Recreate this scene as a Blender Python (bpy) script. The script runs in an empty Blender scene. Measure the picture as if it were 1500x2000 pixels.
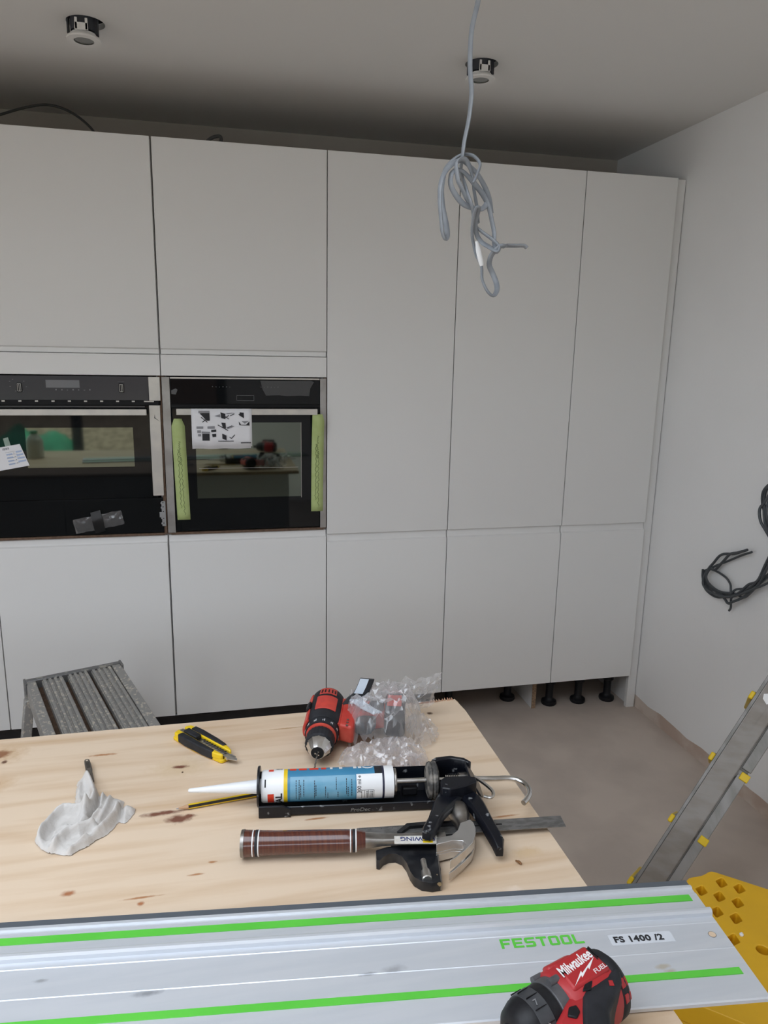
import bpy, bmesh, math, random
from mathutils import Vector, Matrix, noise
random.seed(7)
S = bpy.context.scene
C = S.collection
PI = math.pi

# ---------------------------------------------------------------- camera
cam = bpy.data.cameras.new('camera')
cam.sensor_fit = 'VERTICAL'
cam.sensor_height = 36.0
cam.lens = 1430.6327 / 2000 * 36.0
cam.clip_start = 0.02
co = bpy.data.objects.new('camera', cam)
C.objects.link(co)
cr = Vector((0.97514149, -0.22079645, 0.018655)); cu = Vector((0.02956049, 0.21306484, 0.97659078)); cf = Vector((0.21960251, 0.95176273, -0.21429521))
co.matrix_world = Matrix(((cr.x, cu.x, -cf.x, 0.18923457), (cr.y, cu.y, -cf.y, -2.77779667), (cr.z, cu.z, -cf.z, 1.59185929), (0, 0, 0, 1)))
S.camera = co

# ---------------------------------------------------------------- sky, openings, exposure
w = bpy.data.worlds.new('overcast_sky'); S.world = w; w.use_nodes = True
bg = w.node_tree.nodes['Background']
bg.inputs[0].default_value = (0.83, 0.905, 1.0, 1); bg.inputs[1].default_value = 1.0
SKY_X0, SKY_X1, SKY_Y0, SKY_Y1 = -2.1, 0.45, -3.3, -1.75
SIDE_Y0, SIDE_Y1 = -4.5, -2.3                                  # glazed opening in the left wall      # roof light opening
DOOR_X0, DOOR_X1, DOOR_Z1, FRONT_Y = -2.3, 0.3, 2.1, -5.0     # glazed garden doors


def portal(name, loc, rot, sx, sy):
    l = bpy.data.lights.new(name, 'AREA'); l.shape = 'RECTANGLE'; l.size = sx; l.size_y = sy
    l.cycles.is_portal = True
    o = bpy.data.objects.new(name, l); o.location = loc; o.rotation_euler = rot; C.objects.link(o)


portal('roof_light_portal', ((SKY_X0 + SKY_X1) / 2, (SKY_Y0 + SKY_Y1) / 2, 2.86), (0, 0, 0), SKY_X1 - SKY_X0, SKY_Y1 - SKY_Y0)
portal('garden_door_portal', ((DOOR_X0 + DOOR_X1) / 2, FRONT_Y - 0.13, DOOR_Z1 / 2), (PI / 2, 0, 0), DOOR_X1 - DOOR_X0, DOOR_Z1)
portal('side_door_portal', (-2.87, (SIDE_Y0 + SIDE_Y1) / 2, DOOR_Z1 / 2), (PI / 2, 0, -PI / 2), SIDE_Y1 - SIDE_Y0, DOOR_Z1)
S.view_settings.view_transform = 'Standard'
S.view_settings.look = 'None'
S.view_settings.gamma = 1.0
S.view_settings.use_curve_mapping = False
S.view_settings.exposure = 2.20
S.cycles.use_denoising = True
S.cycles.max_bounces = 10
S.cycles.diffuse_bounces = 6
S.cycles.glossy_bounces = 4
S.cycles.transparent_max_bounces = 16
S.cycles.caustics_reflective = False
S.cycles.caustics_refractive = False
S.cycles.sample_clamp_indirect = 6.0


# ---------------------------------------------------------------- helpers
class MB:
    """collects shapes in world space (or through self.M) and links them as one mesh object"""

    def __init__(self, M=None):
        self.bm = bmesh.new(); self.M = M or Matrix.Identity(4)

    def v(self, p):
        return self.bm.verts.new(self.M @ Vector(p))

    def f(self, vs):
        try:
            return self.bm.faces.new(vs)
        except ValueError:
            return None

    def box(self, x0, x1, y0, y1, z0, z1, M=None):
        k = M or Matrix.Identity(4)
        vs = [self.v(k @ Vector((x, y, z))) for z in (z0, z1) for y in (y0, y1) for x in (x0, x1)]
        for q in ((0, 2, 3, 1), (4, 5, 7, 6), (0, 1, 5, 4), (2, 6, 7, 3), (0, 4, 6, 2), (1, 3, 7, 5)):
            self.f([vs[i] for i in q])
        return self

    def prism(self, pts, z0, z1, M=None, shift=(0, 0)):
        """2D outline in xy extruded from z0 to z1; shift moves the top"""
        k = M or Matrix.Identity(4)
        a = [self.v(k @ Vector((p[0], p[1], z0))) for p in pts]
        b = [self.v(k @ Vector((p[0] + shift[0], p[1] + shift[1], z1))) for p in pts]
        n = len(pts)
        self.f(a[::-1]); self.f(b)
        for i in range(n):
            self.f([a[i], a[(i + 1) % n], b[(i + 1) % n], b[i]])
        return self

    def rings(self, rings, cap=True, closed=True):
        R = [[self.v(p) for p in r] for r in rings]
        n = len(R[0])
        for a, b in zip(R, R[1:]):
            for i in range(n if closed else n - 1):
                self.f([a[i], a[(i + 1) % n], b[(i + 1) % n], b[i]])
        if cap:
            self.f(R[0][::-1]); self.f(R[-1])
        return self

    def lathe(self, prof, n=32, M=None, cap=True, flat=0):
        """profile of (s, r) around local X"""
        k = M or Matrix.Identity(4)
        rr = []
        for s, r in prof:
            rr.append([k @ Vector((s, r * math.cos(2 * PI * i / n), r * math.sin(2 * PI * i / n))) for i in range(n)])
        return self.rings(rr, cap)

    def sector(self, s0, s1, r0, r1, a0, a1, n=10, M=None, m=2, taper=None):
        """curved plate round local X between angles (deg; 90 = up), radii r0..r1"""
        k = M or Matrix.Identity(4)
        rr = []
        for j in range(m + 1):
            s = s0 + (s1 - s0) * j / m
            q0, q1 = (r0, r1) if not taper else (r0 + (taper[0] - r0) * j / m, r1 + (taper[1] - r1) * j / m)
            aa = [math.radians(a0 + (a1 - a0) * i / n) for i in range(n + 1)]
            rr.append([k @ Vector((s, q1 * math.cos(a), q1 * math.sin(a))) for a in aa] + [k @ Vector((s, q0 * math.cos(a), q0 * math.sin(a))) for a in aa[::-1]])
        return self.rings(rr)

    def cyl(self, p0, p1, r0, r1=None, n=20, cap=True):
        p0, p1 = Vector(p0), Vector(p1)
        k = frame(p0, p1 - p0)
        return self.lathe([(0, r0), ((p1 - p0).length, r0 if r1 is None else r1)], n, k, cap)

    def tube(self, pts, a, b=None, n=10, up=(0, 0, 1), twist=None, smooth=0, radii=None):
        P = [Vector(p) for p in pts]
        if smooth:
            P = catmull(P, smooth)
        rr = []; N = None
        for i, p in enumerate(P):
            t = (P[min(i + 1, len(P) - 1)] - P[max(i - 1, 0)]).normalized()
            if N is None:
                N = Vector(up).cross(t)
                if N.length < 1e-4:
                    N = Vector((1, 0, 0)).cross(t)
            N = (N - t * N.dot(t)).normalized()
            B = t.cross(N)
            kx, ky = a, (a if b is None else b)
            if radii:
                g = radii[min(int(i * len(radii) / len(P)), len(radii) - 1)]; kx *= g; ky *= g
            tw = twist(i / max(1, len(P) - 1)) if twist else 0
            rr.append([p + (N * math.cos(tw) + B * math.sin(tw)) * kx * math.cos(2 * PI * j / n) + (B * math.cos(tw) - N * math.sin(tw)) * ky * math.sin(2 * PI * j / n) for j in range(n)])
        return self.rings(rr)

    def build(self, name, m, parent=None, bevel=0.0, smooth=40, loc=None, seg=2):
        me = bpy.data.meshes.new(name)
        bmesh.ops.remove_doubles(self.bm, verts=self.bm.verts, dist=1e-6)
        bmesh.ops.recalc_face_normals(self.bm, faces=self.bm.faces)
        org = root_loc(parent) if parent else Vector(loc or (0, 0, 0))
        bmesh.ops.translate(self.bm, verts=self.bm.verts, vec=-org)
        self.bm.to_mesh(me); self.bm.free()
        if smooth:
            for q in me.polygons:
                q.use_smooth = True
            me.set_sharp_from_angle(angle=math.radians(smooth))
        o = bpy.data.objects.new(name, me); C.objects.link(o)
        me.materials.append(m)
        if parent and name in STUFF:
            o['kind'] = 'stuff'
        if parent:
            o.parent = parent
        else:
            o.location = org
        if bevel:
            b = o.modifiers.new('bevel', 'BEVEL'); b.width = bevel; b.segments = seg; b.limit_method = 'ANGLE'; b.angle_limit = math.radians(40)
            b.harden_normals = False
        return o


STUFF = ('diagram_ink', 'diagram_shade', 'panel_marks', 'bracket_holes', 'graduations', 'small_print', 'red_print', 'white_print', 'print', 'blue_print', 'snap_lines', 'ratchet_teeth', 'clutch_numbers', 'jaw_tips', 'screw_heads', 'splinters', 'vent_slots', 'ring_marks', 'case_screws', 'scribble', 'knob_outline', 'vent_ribs', 'side_vents', 'window_edge', 'blade_channel', 'maker_lettering')


def root_loc(o):
    v = Vector((0, 0, 0))
    while o:
        v = v + o.location; o = o.parent
    return v


def catmull(P, k):
    out = []
    for i in range(len(P) - 1):
        a, b, c, d = P[max(i - 1, 0)], P[i], P[i + 1], P[min(i + 2, len(P) - 1)]
        for j in range(k):
            t = j / k
            out.append(0.5 * (2 * b + (c - a) * t + (2 * a - 5 * b + 4 * c - d) * t * t + (3 * b - a - 3 * c + d) * t ** 3))
    return out + [P[-1]]


def frame(o, x, up=(0, 0, 1)):
    x = Vector(x).normalized(); u = Vector(up)
    if abs(x.dot(u)) > 0.999:
        u = Vector((0, 1, 0))
    y = u.cross(x).normalized(); z = x.cross(y)
    o = Vector(o)
    return Matrix(((x.x, y.x, z.x, o.x), (x.y, y.y, z.y, o.y), (x.z, y.z, z.z, o.z), (0, 0, 0, 1)))


def tag(o, label=None, cat=None, group=None, kind=None):
    if label: o['label'] = label
    if cat: o['category'] = cat
    if group: o['group'] = group
    if kind: o['kind'] = kind
    return o


def thing(name, label, cat, loc, group=None):
    o = bpy.data.objects.new(name, None); o.empty_display_size = 0.05; o.location = loc; C.objects.link(o)
    return tag(o, label, cat, group)


def struct(name, mb, m, **k):
    return tag(mb.build(name, m, **k), kind='structure')


def text(name, s, size, M, m, parent, bold=0.0, xs=1.0, shear=0.0, align='LEFT', wrap=None, space=1.0, depth=0.00015):
    """flat lettering as a mesh; M places its xy plane; wrap=(radius) bends local y round local x"""
    cu_ = bpy.data.curves.new(name, 'FONT'); cu_.body = s; cu_.size = size; cu_.offset = bold; cu_.shear = shear
    cu_.align_x = align; cu_.space_character = space; cu_.extrude = 0 if wrap else depth; cu_.resolution_u = 3
    t = bpy.data.objects.new(name, cu_); C.objects.link(t)
    bpy.context.view_layer.update()
    me = bpy.data.meshes.new_from_object(t.evaluated_get(bpy.context.evaluated_depsgraph_get()))
    bpy.data.objects.remove(t)
    b = MB(M); bm = b.bm; bm.from_mesh(me); bpy.data.meshes.remove(me)
    for q in bm.verts:
        q.co.x *= xs
    if wrap:
        r, rot = wrap[:2]
        if rot:
            for q in bm.verts:
                q.co = Vector((-q.co.y, q.co.x, 0))
        mx_ = max(q.co.y for q in bm.verts)
        for q in bm.verts:
            q.co.y -= mx_
        bmesh.ops.triangulate(bm, faces=bm.faces)
        ys = [q.co.y for q in bm.verts]
        y = min(ys)
        while y < max(ys):
            g = bm.verts[:] + bm.edges[:] + bm.faces[:]
            bmesh.ops.bisect_plane(bm, geom=g, plane_co=(0, y, 0), plane_no=(0, 1, 0)); y += r * 0.12
        for q in bm.verts:
            a = q.co.y / r
            q.co = Vector((q.co.x, r * math.sin(a), r * math.cos(a)))
    for q in bm.verts:
        q.co = M @ q.co
    b.M = Matrix.Identity(4)
    me_o = b.build(name, m, parent, smooth=0)
    return me_o


def nd(nt, t, **k):
    n = nt.nodes.new(t)
    for a, b in k.items():
        setattr(n, a, b)
    return n


def mat(name, col, rough=0.5, metal=0.0, col2=None, scale=8.0, stretch=(1, 1, 1), lo=0.4, hi=0.62, bump=0.0, bscale=60.0, spec=0.5, coat=0.0, detail=5.0, rvar=0.0):
    """procedural principled material: noise blends col to col2, optional noise bump"""
    m = bpy.data.materials.new(name); m.use_nodes = True
    nt = m.node_tree; p = nt.nodes['Principled BSDF']
    p.inputs['Base Color'].default_value = (*col, 1); p.inputs['Roughness'].default_value = rough
    p.inputs['Metallic'].default_value = metal; p.inputs['Specular IOR Level'].default_value = spec
    p.inputs['Coat Weight'].default_value = coat
    if col2 or bump or rvar:
        tc = nd(nt, 'ShaderNodeTexCoord'); mp = nd(nt, 'ShaderNodeMapping'); mp.inputs['Scale'].default_value = stretch
        nt.links.new(tc.outputs['Object'], mp.inputs[0])
    if col2 or rvar:
        n = nd(nt, 'ShaderNodeTexNoise'); n.inputs['Scale'].default_value = scale; n.inputs['Detail'].default_value = detail
        nt.links.new(mp.outputs[0], n.inputs['Vector'])
        mr = nd(nt, 'ShaderNodeMapRange'); mr.inputs['From Min'].default_value = lo; mr.inputs['From Max'].default_value = hi
        nt.links.new(n.outputs[0], mr.inputs['Value'])
        if col2:
            mx = nd(nt, 'ShaderNodeMix', data_type='RGBA'); mx.inputs['A'].default_value = (*col, 1); mx.inputs['B'].default_value = (*col2, 1)
            nt.links.new(mr.outputs[0], mx.inputs['Factor']); nt.links.new(mx.outputs['Result'], p.inputs['Base Color'])
        if rvar:
            ma = nd(nt, 'ShaderNodeMath', operation='MULTIPLY_ADD'); ma.inputs[1].default_value = rvar; ma.inputs[2].default_value = rough
            nt.links.new(mr.outputs[0], ma.inputs[0]); nt.links.new(ma.outputs[0], p.inputs['Roughness'])
    if bump:
        n2 = nd(nt, 'ShaderNodeTexNoise'); n2.inputs['Scale'].default_value = bscale; n2.inputs['Detail'].default_value = 4
        nt.links.new(mp.outputs[0], n2.inputs['Vector'])
        b = nd(nt, 'ShaderNodeBump'); b.inputs['Strength'].default_value = bump; b.inputs['Distance'].default_value = 0.004
        nt.links.new(n2.outputs[0], b.inputs['Height']); nt.links.new(b.outputs[0], p.inputs['Normal'])
    return m


def spots(m, marks, warp=0.35, wscale=120.0):
    """lay local stains on a material: marks of (x, y, rx, ry, softness, colour) in object coordinates"""
    nt = m.node_tree; p = nt.nodes['Principled BSDF']
    tc = nd(nt, 'ShaderNodeTexCoord')
    ns = nd(nt, 'ShaderNodeTexNoise'); ns.inputs['Scale'].default_value = wscale; ns.inputs['Detail'].default_value = 3
    nt.links.new(tc.outputs['Object'], ns.inputs['Vector'])
    src = p.inputs['Base Color'].links[0].from_socket if p.inputs['Base Color'].links else None
    for (x, y, rx, ry, soft, col) in marks:
        mp = nd(nt, 'ShaderNodeMapping', vector_type='POINT')
        mp.inputs['Location'].default_value = (-x / rx, -y / ry, 0); mp.inputs['Scale'].default_value = (1 / rx, 1 / ry, 0)
        nt.links.new(tc.outputs['Object'], mp.inputs[0])
        ln = nd(nt, 'ShaderNodeVectorMath', operation='LENGTH'); nt.links.new(mp.outputs[0], ln.inputs[0])
        ad = nd(nt, 'ShaderNodeMath', operation='MULTIPLY_ADD'); ad.inputs[1].default_value = warp * 4
        nt.links.new(ns.outputs[0], ad.inputs[0]); nt.links.new(ln.outputs['Value'], ad.inputs[2])
        mr = nd(nt, 'ShaderNodeMapRange'); mr.inputs['From Min'].default_value = 1 + warp * 2 - soft; mr.inputs['From Max'].default_value = 1 + warp * 2 + soft
        mr.inputs['To Min'].default_value = 1; mr.inputs['To Max'].default_value = 0
        nt.links.new(ad.outputs[0], mr.inputs['Value'])
        mx = nd(nt, 'ShaderNodeMix', data_type='RGBA'); mx.inputs['B'].default_value = (*col, 1)
        if src: nt.links.new(src, mx.inputs['A'])
        else: mx.inputs['A'].default_value = p.inputs['Base Color'].default_value
        nt.links.new(mr.outputs[0], mx.inputs['Factor']); src = mx.outputs['Result']
    nt.links.new(src, p.inputs['Base Color'])
    return m


def clear_film(name, white=0.10, tint=(0.93, 0.93, 0.95), rough=0.12):
    m = bpy.data.materials.new(name); m.use_nodes = True; nt = m.node_tree
    nt.nodes.remove(nt.nodes['Principled BSDF']); out = nt.nodes['Material Output']
    tr = nd(nt, 'ShaderNodeBsdfTransparent'); tr.inputs[0].default_value = (*tint, 1)
    gl = nd(nt, 'ShaderNodeBsdfGlossy'); gl.inputs['Roughness'].default_value = rough; gl.inputs[0].default_value = (1, 1, 1, 1)
    df = nd(nt, 'ShaderNodeBsdfTranslucent'); df.inputs[0].default_value = (0.97, 0.96, 0.97, 1)
    d2 = nd(nt, 'ShaderNodeBsdfDiffuse'); d2.inputs[0].default_value = (0.97, 0.96, 0.97, 1)
    a = nd(nt, 'ShaderNodeMixShader'); a.inputs[0].default_value = 0.5
    nt.links.new(df.outputs[0], a.inputs[1]); nt.links.new(d2.outputs[0], a.inputs[2])
    b = nd(nt, 'ShaderNodeMixShader'); b.inputs[0].default_value = 0.30
    nt.links.new(a.outputs[0], b.inputs[1]); nt.links.new(gl.outputs[0], b.inputs[2])
    lw = nd(nt, 'ShaderNodeLayerWeight'); lw.inputs[0].default_value = 0.35
    ma = nd(nt, 'ShaderNodeMath', operation='MULTIPLY_ADD'); ma.inputs[1].default_value = 0.45; ma.inputs[2].default_value = white; ma.use_clamp = True
    nt.links.new(lw.outputs['Facing'], ma.inputs[0])
    c = nd(nt, 'ShaderNodeMixShader')
    nt.links.new(ma.outputs[0], c.inputs[0]); nt.links.new(tr.outputs[0], c.inputs[1]); nt.links.new(b.outputs[0], c.inputs[2])
    nt.links.new(c.outputs[0], out.inputs['Surface'])
    return m


def inside(p, poly):
    x, y = p; r = False; j = len(poly) - 1
    for i in range(len(poly)):
        a, b = poly[i], poly[j]
        if (a[1] > y) != (b[1] > y) and x < (b[0] - a[0]) * (y - a[1]) / (b[1] - a[1]) + a[0]:
            r = not r
        j = i
    return r


def seg_d(p, a, b):
    ax, ay = b[0] - a[0], b[1] - a[1]
    t = max(0, min(1, ((p[0] - a[0]) * ax + (p[1] - a[1]) * ay) / (ax * ax + ay * ay + 1e-12)))
    return math.hypot(p[0] - a[0] - ax * t, p[1] - a[1] - ay * t)


def blob(poly, H, soft, step, z, nfun, creases=()):
    """height field over an outline: rounded up from its rim, folded by nfun and by crease lines (pts, width, height)"""
    b = MB()
    x0, x1 = min(q[0] for q in poly), max(q[0] for q in poly); y0, y1 = min(q[1] for q in poly), max(q[1] for q in poly)
    nx, ny = int((x1 - x0) / step) + 2, int((y1 - y0) / step) + 2
    vs = {}
    for i in range(nx + 1):
        for j in range(ny + 1):
            p = (x0 + i * step, y0 + j * step)
            d = min(seg_d(p, poly[k], poly[(k + 1) % len(poly)]) for k in range(len(poly)))
            ins = inside(p, poly)
            if not ins and d > step * 0.75:
                continue
            if not ins: d = 0
            rise = 1 - math.exp(-d / soft)
            h = H * rise * nfun(*p)
            for pts, wd, hh in creases:
                dd = min(seg_d(p, pts[k], pts[k + 1]) for k in range(len(pts) - 1))
                h += hh * rise * math.exp(-(dd / wd) ** 2)
            vs[i, j] = b.v((p[0] + 0.15 * step * math.sin(7 * i + j), p[1] + 0.15 * step * math.cos(5 * j + i), z + max(h, 0.0004)))
    for i in range(nx):
        for j in range(ny):
            q = [vs.get(k) for k in ((i, j), (i + 1, j), (i + 1, j + 1), (i, j + 1))]
            if None not in q:
                b.f(q)
            elif q.count(None) == 1:
                b.f([x for x in q if x])
    return b


def ridged(sx, sy, seed=0, k=2.0):
    def f(x, y):
        n = noise.noise(Vector((x * sx + seed, y * sy, seed)))
        n2 = noise.noise(Vector((x * sx * 2.3, y * sy * 2.3 + seed, 3.1)))
        return 0.35 + 0.65 * (1 - abs(n) * k) + 0.3 * (0.5 - abs(n2) * k)
    return f


# ---------------------------------------------------------------- materials
M_wall = mat('white_emulsion', (0.87, 0.865, 0.86), 0.9, bump=0.08, bscale=90, col2=(0.84, 0.835, 0.83), scale=1.5)
M_back = mat('bare_grey_plaster', (0.50, 0.46, 0.41), 0.9, bump=0.1, bscale=40, col2=(0.56, 0.52, 0.47), scale=1.2)
M_ceil = mat('ceiling_white', (0.75, 0.74, 0.725), 0.95, bump=0.06, bscale=70)
M_floor = mat('concrete_screed', (0.57, 0.485, 0.42), 0.85, col2=(0.49, 0.415, 0.36), scale=4.0, bump=0.15, bscale=30)
M_strip = mat('raw_wall_base', (0.52, 0.40, 0.33), 0.95, col2=(0.64, 0.55, 0.48), scale=9, bump=0.4, bscale=60)
M_door = mat('white_lacquer_front', (0.79, 0.785, 0.775), 0.42)
M_carc = mat('white_melamine', (0.72, 0.71, 0.70), 0.5)
M_top = mat('dark_shade_board', (.20, .16, .125), .95, col2=(.25, .21, .17), scale=10)  # invented dark board colour that soaks up bounced light around the cabinets
M_raw = mat('raw_chipboard_edge', (0.12, 0.075, 0.05), 0.9, col2=(0.17, 0.105, 0.07), scale=90)
M_blackp = mat('black_plastic', (0.008, 0.008, 0.010), 0.45, col2=(0.012, 0.012, 0.014), scale=200, spec=.3)
M_rubber = mat('black_rubber', (0.012, 0.013, 0.016), 0.6, col2=(0.020, 0.021, 0.026), scale=60, spec=.35)
M_red = mat('red_tool_plastic', (0.52, 0.022, 0.022), 0.38, col2=(0.46, 0.03, 0.028), scale=40)
M_steel = mat('brushed_steel', (0.62, 0.60, 0.57), 0.32, 1.0, col2=(0.72, 0.70, 0.67), scale=30, stretch=(1, 1, 30))
M_chrome = mat('bright_steel', (0.72, 0.72, 0.72), 0.2, 1.0, col2=(0.55, 0.54, 0.52), scale=40)
M_dsteel = mat('worn_dark_steel', (0.30, 0.28, 0.26), 0.38, 1.0, col2=(0.42, 0.40, 0.38), scale=45)
M_alu = mat('anodised_aluminium', (0.74, 0.77, 0.82), 0.42, 0.45, col2=(0.70, 0.735, 0.79), scale=6, stretch=(1, 12, 1))
M_aluw = mat('weathered_aluminium', (0.22, 0.215, 0.20), 0.5, 0.4, col2=(0.30, 0.29, 0.28), scale=10, stretch=(4, 1, 1))
M_yel = mat('yellow_plastic', (0.80, 0.455, 0.012), 0.45, col2=(0.73, 0.41, 0.012), scale=7)
M_yel2 = mat('bright_yellow_plastic', (0.80, 0.55, 0.01), 0.4)
M_white = mat('white_plastic', (0.82, 0.83, 0.84), 0.35)
M_paper = mat('white_paper', (0.85, 0.85, 0.88), 0.8)
M_ink = mat('black_ink', (0.02, 0.02, 0.024), 0.7)
M_grey = mat('grey_ink', (0.28, 0.28, 0.30), 0.7)
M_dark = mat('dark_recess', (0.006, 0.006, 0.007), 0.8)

# ---------------------------------------------------------------- room shell
XL, XR, YB, ZC = -2.75, 2.0470, 0.5754, 2.4794
struct('floor', MB().box(XL - .1, XR + .1, FRONT_Y - .1, YB + .1, -0.1, 0), M_floor, smooth=0)
struct('wall_back', MB().box(XL - .1, XR + .1, YB, YB + .1, 0, ZC), M_back, smooth=0)
b = MB(); b.box(XL - .1, XL, FRONT_Y - .1, SIDE_Y0, 0, ZC); b.box(XL - .1, XL, SIDE_Y1, YB, 0, ZC); b.box(XL - .1, XL, SIDE_Y0, SIDE_Y1, DOOR_Z1, ZC)
struct('wall_left', b, M_wall, smooth=0)
# right wall: the plaster stops a few centimetres above the floor in an uneven line
pts = [(FRONT_Y - .1, ZC), (YB, ZC)]
k = 120
for i in range(k + 1):
    y = YB + (FRONT_Y - .1 - YB) * i / k
    pts.append((y, 0.058 + 0.010 * noise.noise(Vector((y * 7, 0, 0))) + 0.006 * noise.noise(Vector((y * 31, 3, 0)))))
Rm = Matrix(((0, 0, 1, XR), (1, 0, 0, 0), (0, 1, 0, 0), (0, 0, 0, 1)))
struct('wall_right', MB().prism(pts, 0, 0.1, Rm), M_wall, smooth=0)
b = MB()
for i in range(k):
    y0 = YB + (FRONT_Y - YB) * i / k; y1 = YB + (FRONT_Y - YB) * (i + 1) / k
    o0 = 0.0015 + 0.002 * noise.noise(Vector((y0 * 23, 1, 5))); o1 = 0.0015 + 0.002 * noise.noise(Vector((y1 * 23, 1, 5)))
    vs = [b.v((XR + o0, y0, 0)), b.v((XR + o1, y1, 0)), b.v((XR + o1 * 1.3, y1, 0.09)), b.v((XR + o0 * 1.3, y0, 0.09))]
    b.f(vs)
struct('baseboard_right', b, M_strip)


def sheet_with_holes(outer, holes, z0, z1):
    """flat slab with holes (each a list of xy points)"""
    b = MB(); bm = b.bm; ed = []
    for lp in [outer] + holes:
        vs = [bm.verts.new((x, y, z0)) for x, y in lp]
        ed += [bm.edges.new((vs[i], vs[(i + 1) % len(vs)])) for i in range(len(vs))]
    bmesh.ops.triangle_fill(bm, use_beauty=True, use_dissolve=False, edges=ed)
    r = bmesh.ops.extrude_face_region(bm, geom=bm.faces[:])
    for q in [g for g in r['geom'] if isinstance(g, bmesh.types.BMVert)]:
        q.co.z = z1
    return b


DL = [(-0.137, -0.334), (1.037, -0.352)]
HOLE_R = 0.052
holes = [[(x + HOLE_R * math.cos(2 * PI * i / 32), y + HOLE_R * math.sin(2 * PI * i / 32)) for i in range(32)] for x, y in DL]
holes.append([(SKY_X0, SKY_Y0), (SKY_X1, SKY_Y0), (SKY_X1, SKY_Y1), (SKY_X0, SKY_Y1)])
struct('ceiling', sheet_with_holes([(XL - .1, FRONT_Y - .1), (XR + .1, FRONT_Y - .1), (XR + .1, YB + .1), (XL - .1, YB + .1)], holes, ZC, ZC + 0.016), M_ceil, smooth=0)
b = MB()
for x0, x1, y0, y1 in ((SKY_X0 - .06, SKY_X0, SKY_Y0 - .06, SKY_Y1 + .06), (SKY_X1, SKY_X1 + .06, SKY_Y0 - .06, SKY_Y1 + .06), (SKY_X0, SKY_X1, SKY_Y0 - .06, SKY_Y0), (SKY_X0, SKY_X1, SKY_Y1, SKY_Y1 + .06)):
    b.box(x0, x1, y0, y1, ZC + 0.016, 2.85)
struct('trim_1', b, M_ceil, smooth=0)                          # upstand of the roof light
b = MB()
for x0, x1, y0, y1 in ((XL - .1, SKY_X0 - .06, FRONT_Y, YB + .1), (SKY_X1 + .06, XR + .1, FRONT_Y, YB + .1), (SKY_X0 - .06, SKY_X1 + .06, FRONT_Y, SKY_Y0 - .06), (SKY_X0 - .06, SKY_X1 + .06, SKY_Y1 + .06, YB + .1)):
    b.box(x0, x1, y0, y1, 2.75, 2.80)
struct('trim_2', b, M_back, smooth=0)                          # roof deck over the ceiling void
b = MB()
b.box(XL - .1, DOOR_X0, FRONT_Y - .1, FRONT_Y, 0, ZC); b.box(DOOR_X1, XR + .1, FRONT_Y - .1, FRONT_Y, 0, ZC); b.box(DOOR_X0, DOOR_X1, FRONT_Y - .1, FRONT_Y, DOOR_Z1, ZC)
struct('wall_front', b, M_wall, smooth=0)
M_frame = mat('dark_grey_aluminium_frame', (0.05, 0.055, 0.062), 0.4)
b = MB()
for x in (DOOR_X0, -1.22, DOOR_X1 - .1):
    b.box(x, x + .1, FRONT_Y - .08, FRONT_Y - .02, 0, DOOR_Z1)
b.box(DOOR_X0, DOOR_X1, FRONT_Y - .08, FRONT_Y - .02, 0, 0.08); b.box(DOOR_X0, DOOR_X1, FRONT_Y - .08, FRONT_Y - .02, DOOR_Z1 - .08, DOOR_Z1)
struct('door_1', b, M_frame, smooth=0)
b = MB()
for y in (SIDE_Y0, (SIDE_Y0 + SIDE_Y1) / 2 - .05, SIDE_Y1 - .1):
    b.box(XL - .08, XL - .02, y, y + .1, 0, DOOR_Z1)
b.box(XL - .08, XL - .02, SIDE_Y0, SIDE_Y1, 0, .08); b.box(XL - .08, XL - .02, SIDE_Y0, SIDE_Y1, DOOR_Z1 - .08, DOOR_Z1)
struct('door_2', b, M_frame, smooth=0)

# garden seen only as a reflection in the ovens
M_gravel = mat('tan_gravel_soil', (0.36, 0.28, 0.19), 0.95, col2=(0.20, 0.15, 0.10), scale=12, bump=0.5, bscale=30)
b = MB(); rows = []
for j, (y, z) in enumerate(((-5.12, -.06), (-6.8, -.02), (-7.6, .16), (-8.3, .42), (-9.3, .62), (-12, .7))):
    rows.append([(x * .8 - 7, y, z + 0.07 * noise.noise(Vector((x * .9, y, 0)))) for x in range(20)])
b.rings(rows, cap=False, closed=False)
b.box(-9, XL - .12, -5.1, 1.5, -.16, -.06)
struct('floor_garden', b, M_gravel)
struct('wall_garden', MB().box(-8, 8, -9.9, -9.75, 0.3, 2.3), mat('dark_brick', (0.10, 0.055, 0.04), 0.9, col2=(0.06, 0.035, 0.03), scale=14), smooth=0)
M_tarp = mat('green_tarpaulin', (0.03, 0.30, 0.15), 0.5, col2=(0.02, 0.20, 0.10), scale=4)
for x0, y0, rx, ry, h, lb in ((-2.75, -7.2, 1.35, .7, .62, 'tall heap under green tarpaulin outside the glazed doors'), (.1, -7.35, 1.2, .45, .27, 'low green tarpaulin along the gravel bank outside')):
    poly = [(x0 + rx * math.cos(t * .349) * (1 + .1 * math.sin(3 * t)), y0 + ry * math.sin(t * .349)) for t in range(18)]
    tag(blob(poly, h, .25, .09, 0.02, ridged(1.5, 1.5, x0, 1.2)).build('tarpaulin', M_tarp, loc=(x0, y0, 0)), lb, 'tarpaulin')

# ---------------------------------------------------------------- tall cabinets
ZB, ZT = 0.1646, 2.2821
Yz = Matrix(((0, 0, 1, 0), (1, 0, 0, 0), (0, 1, 0, 0), (0, 0, 0, 1)))          # (y, z) outline extruded along x


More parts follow.
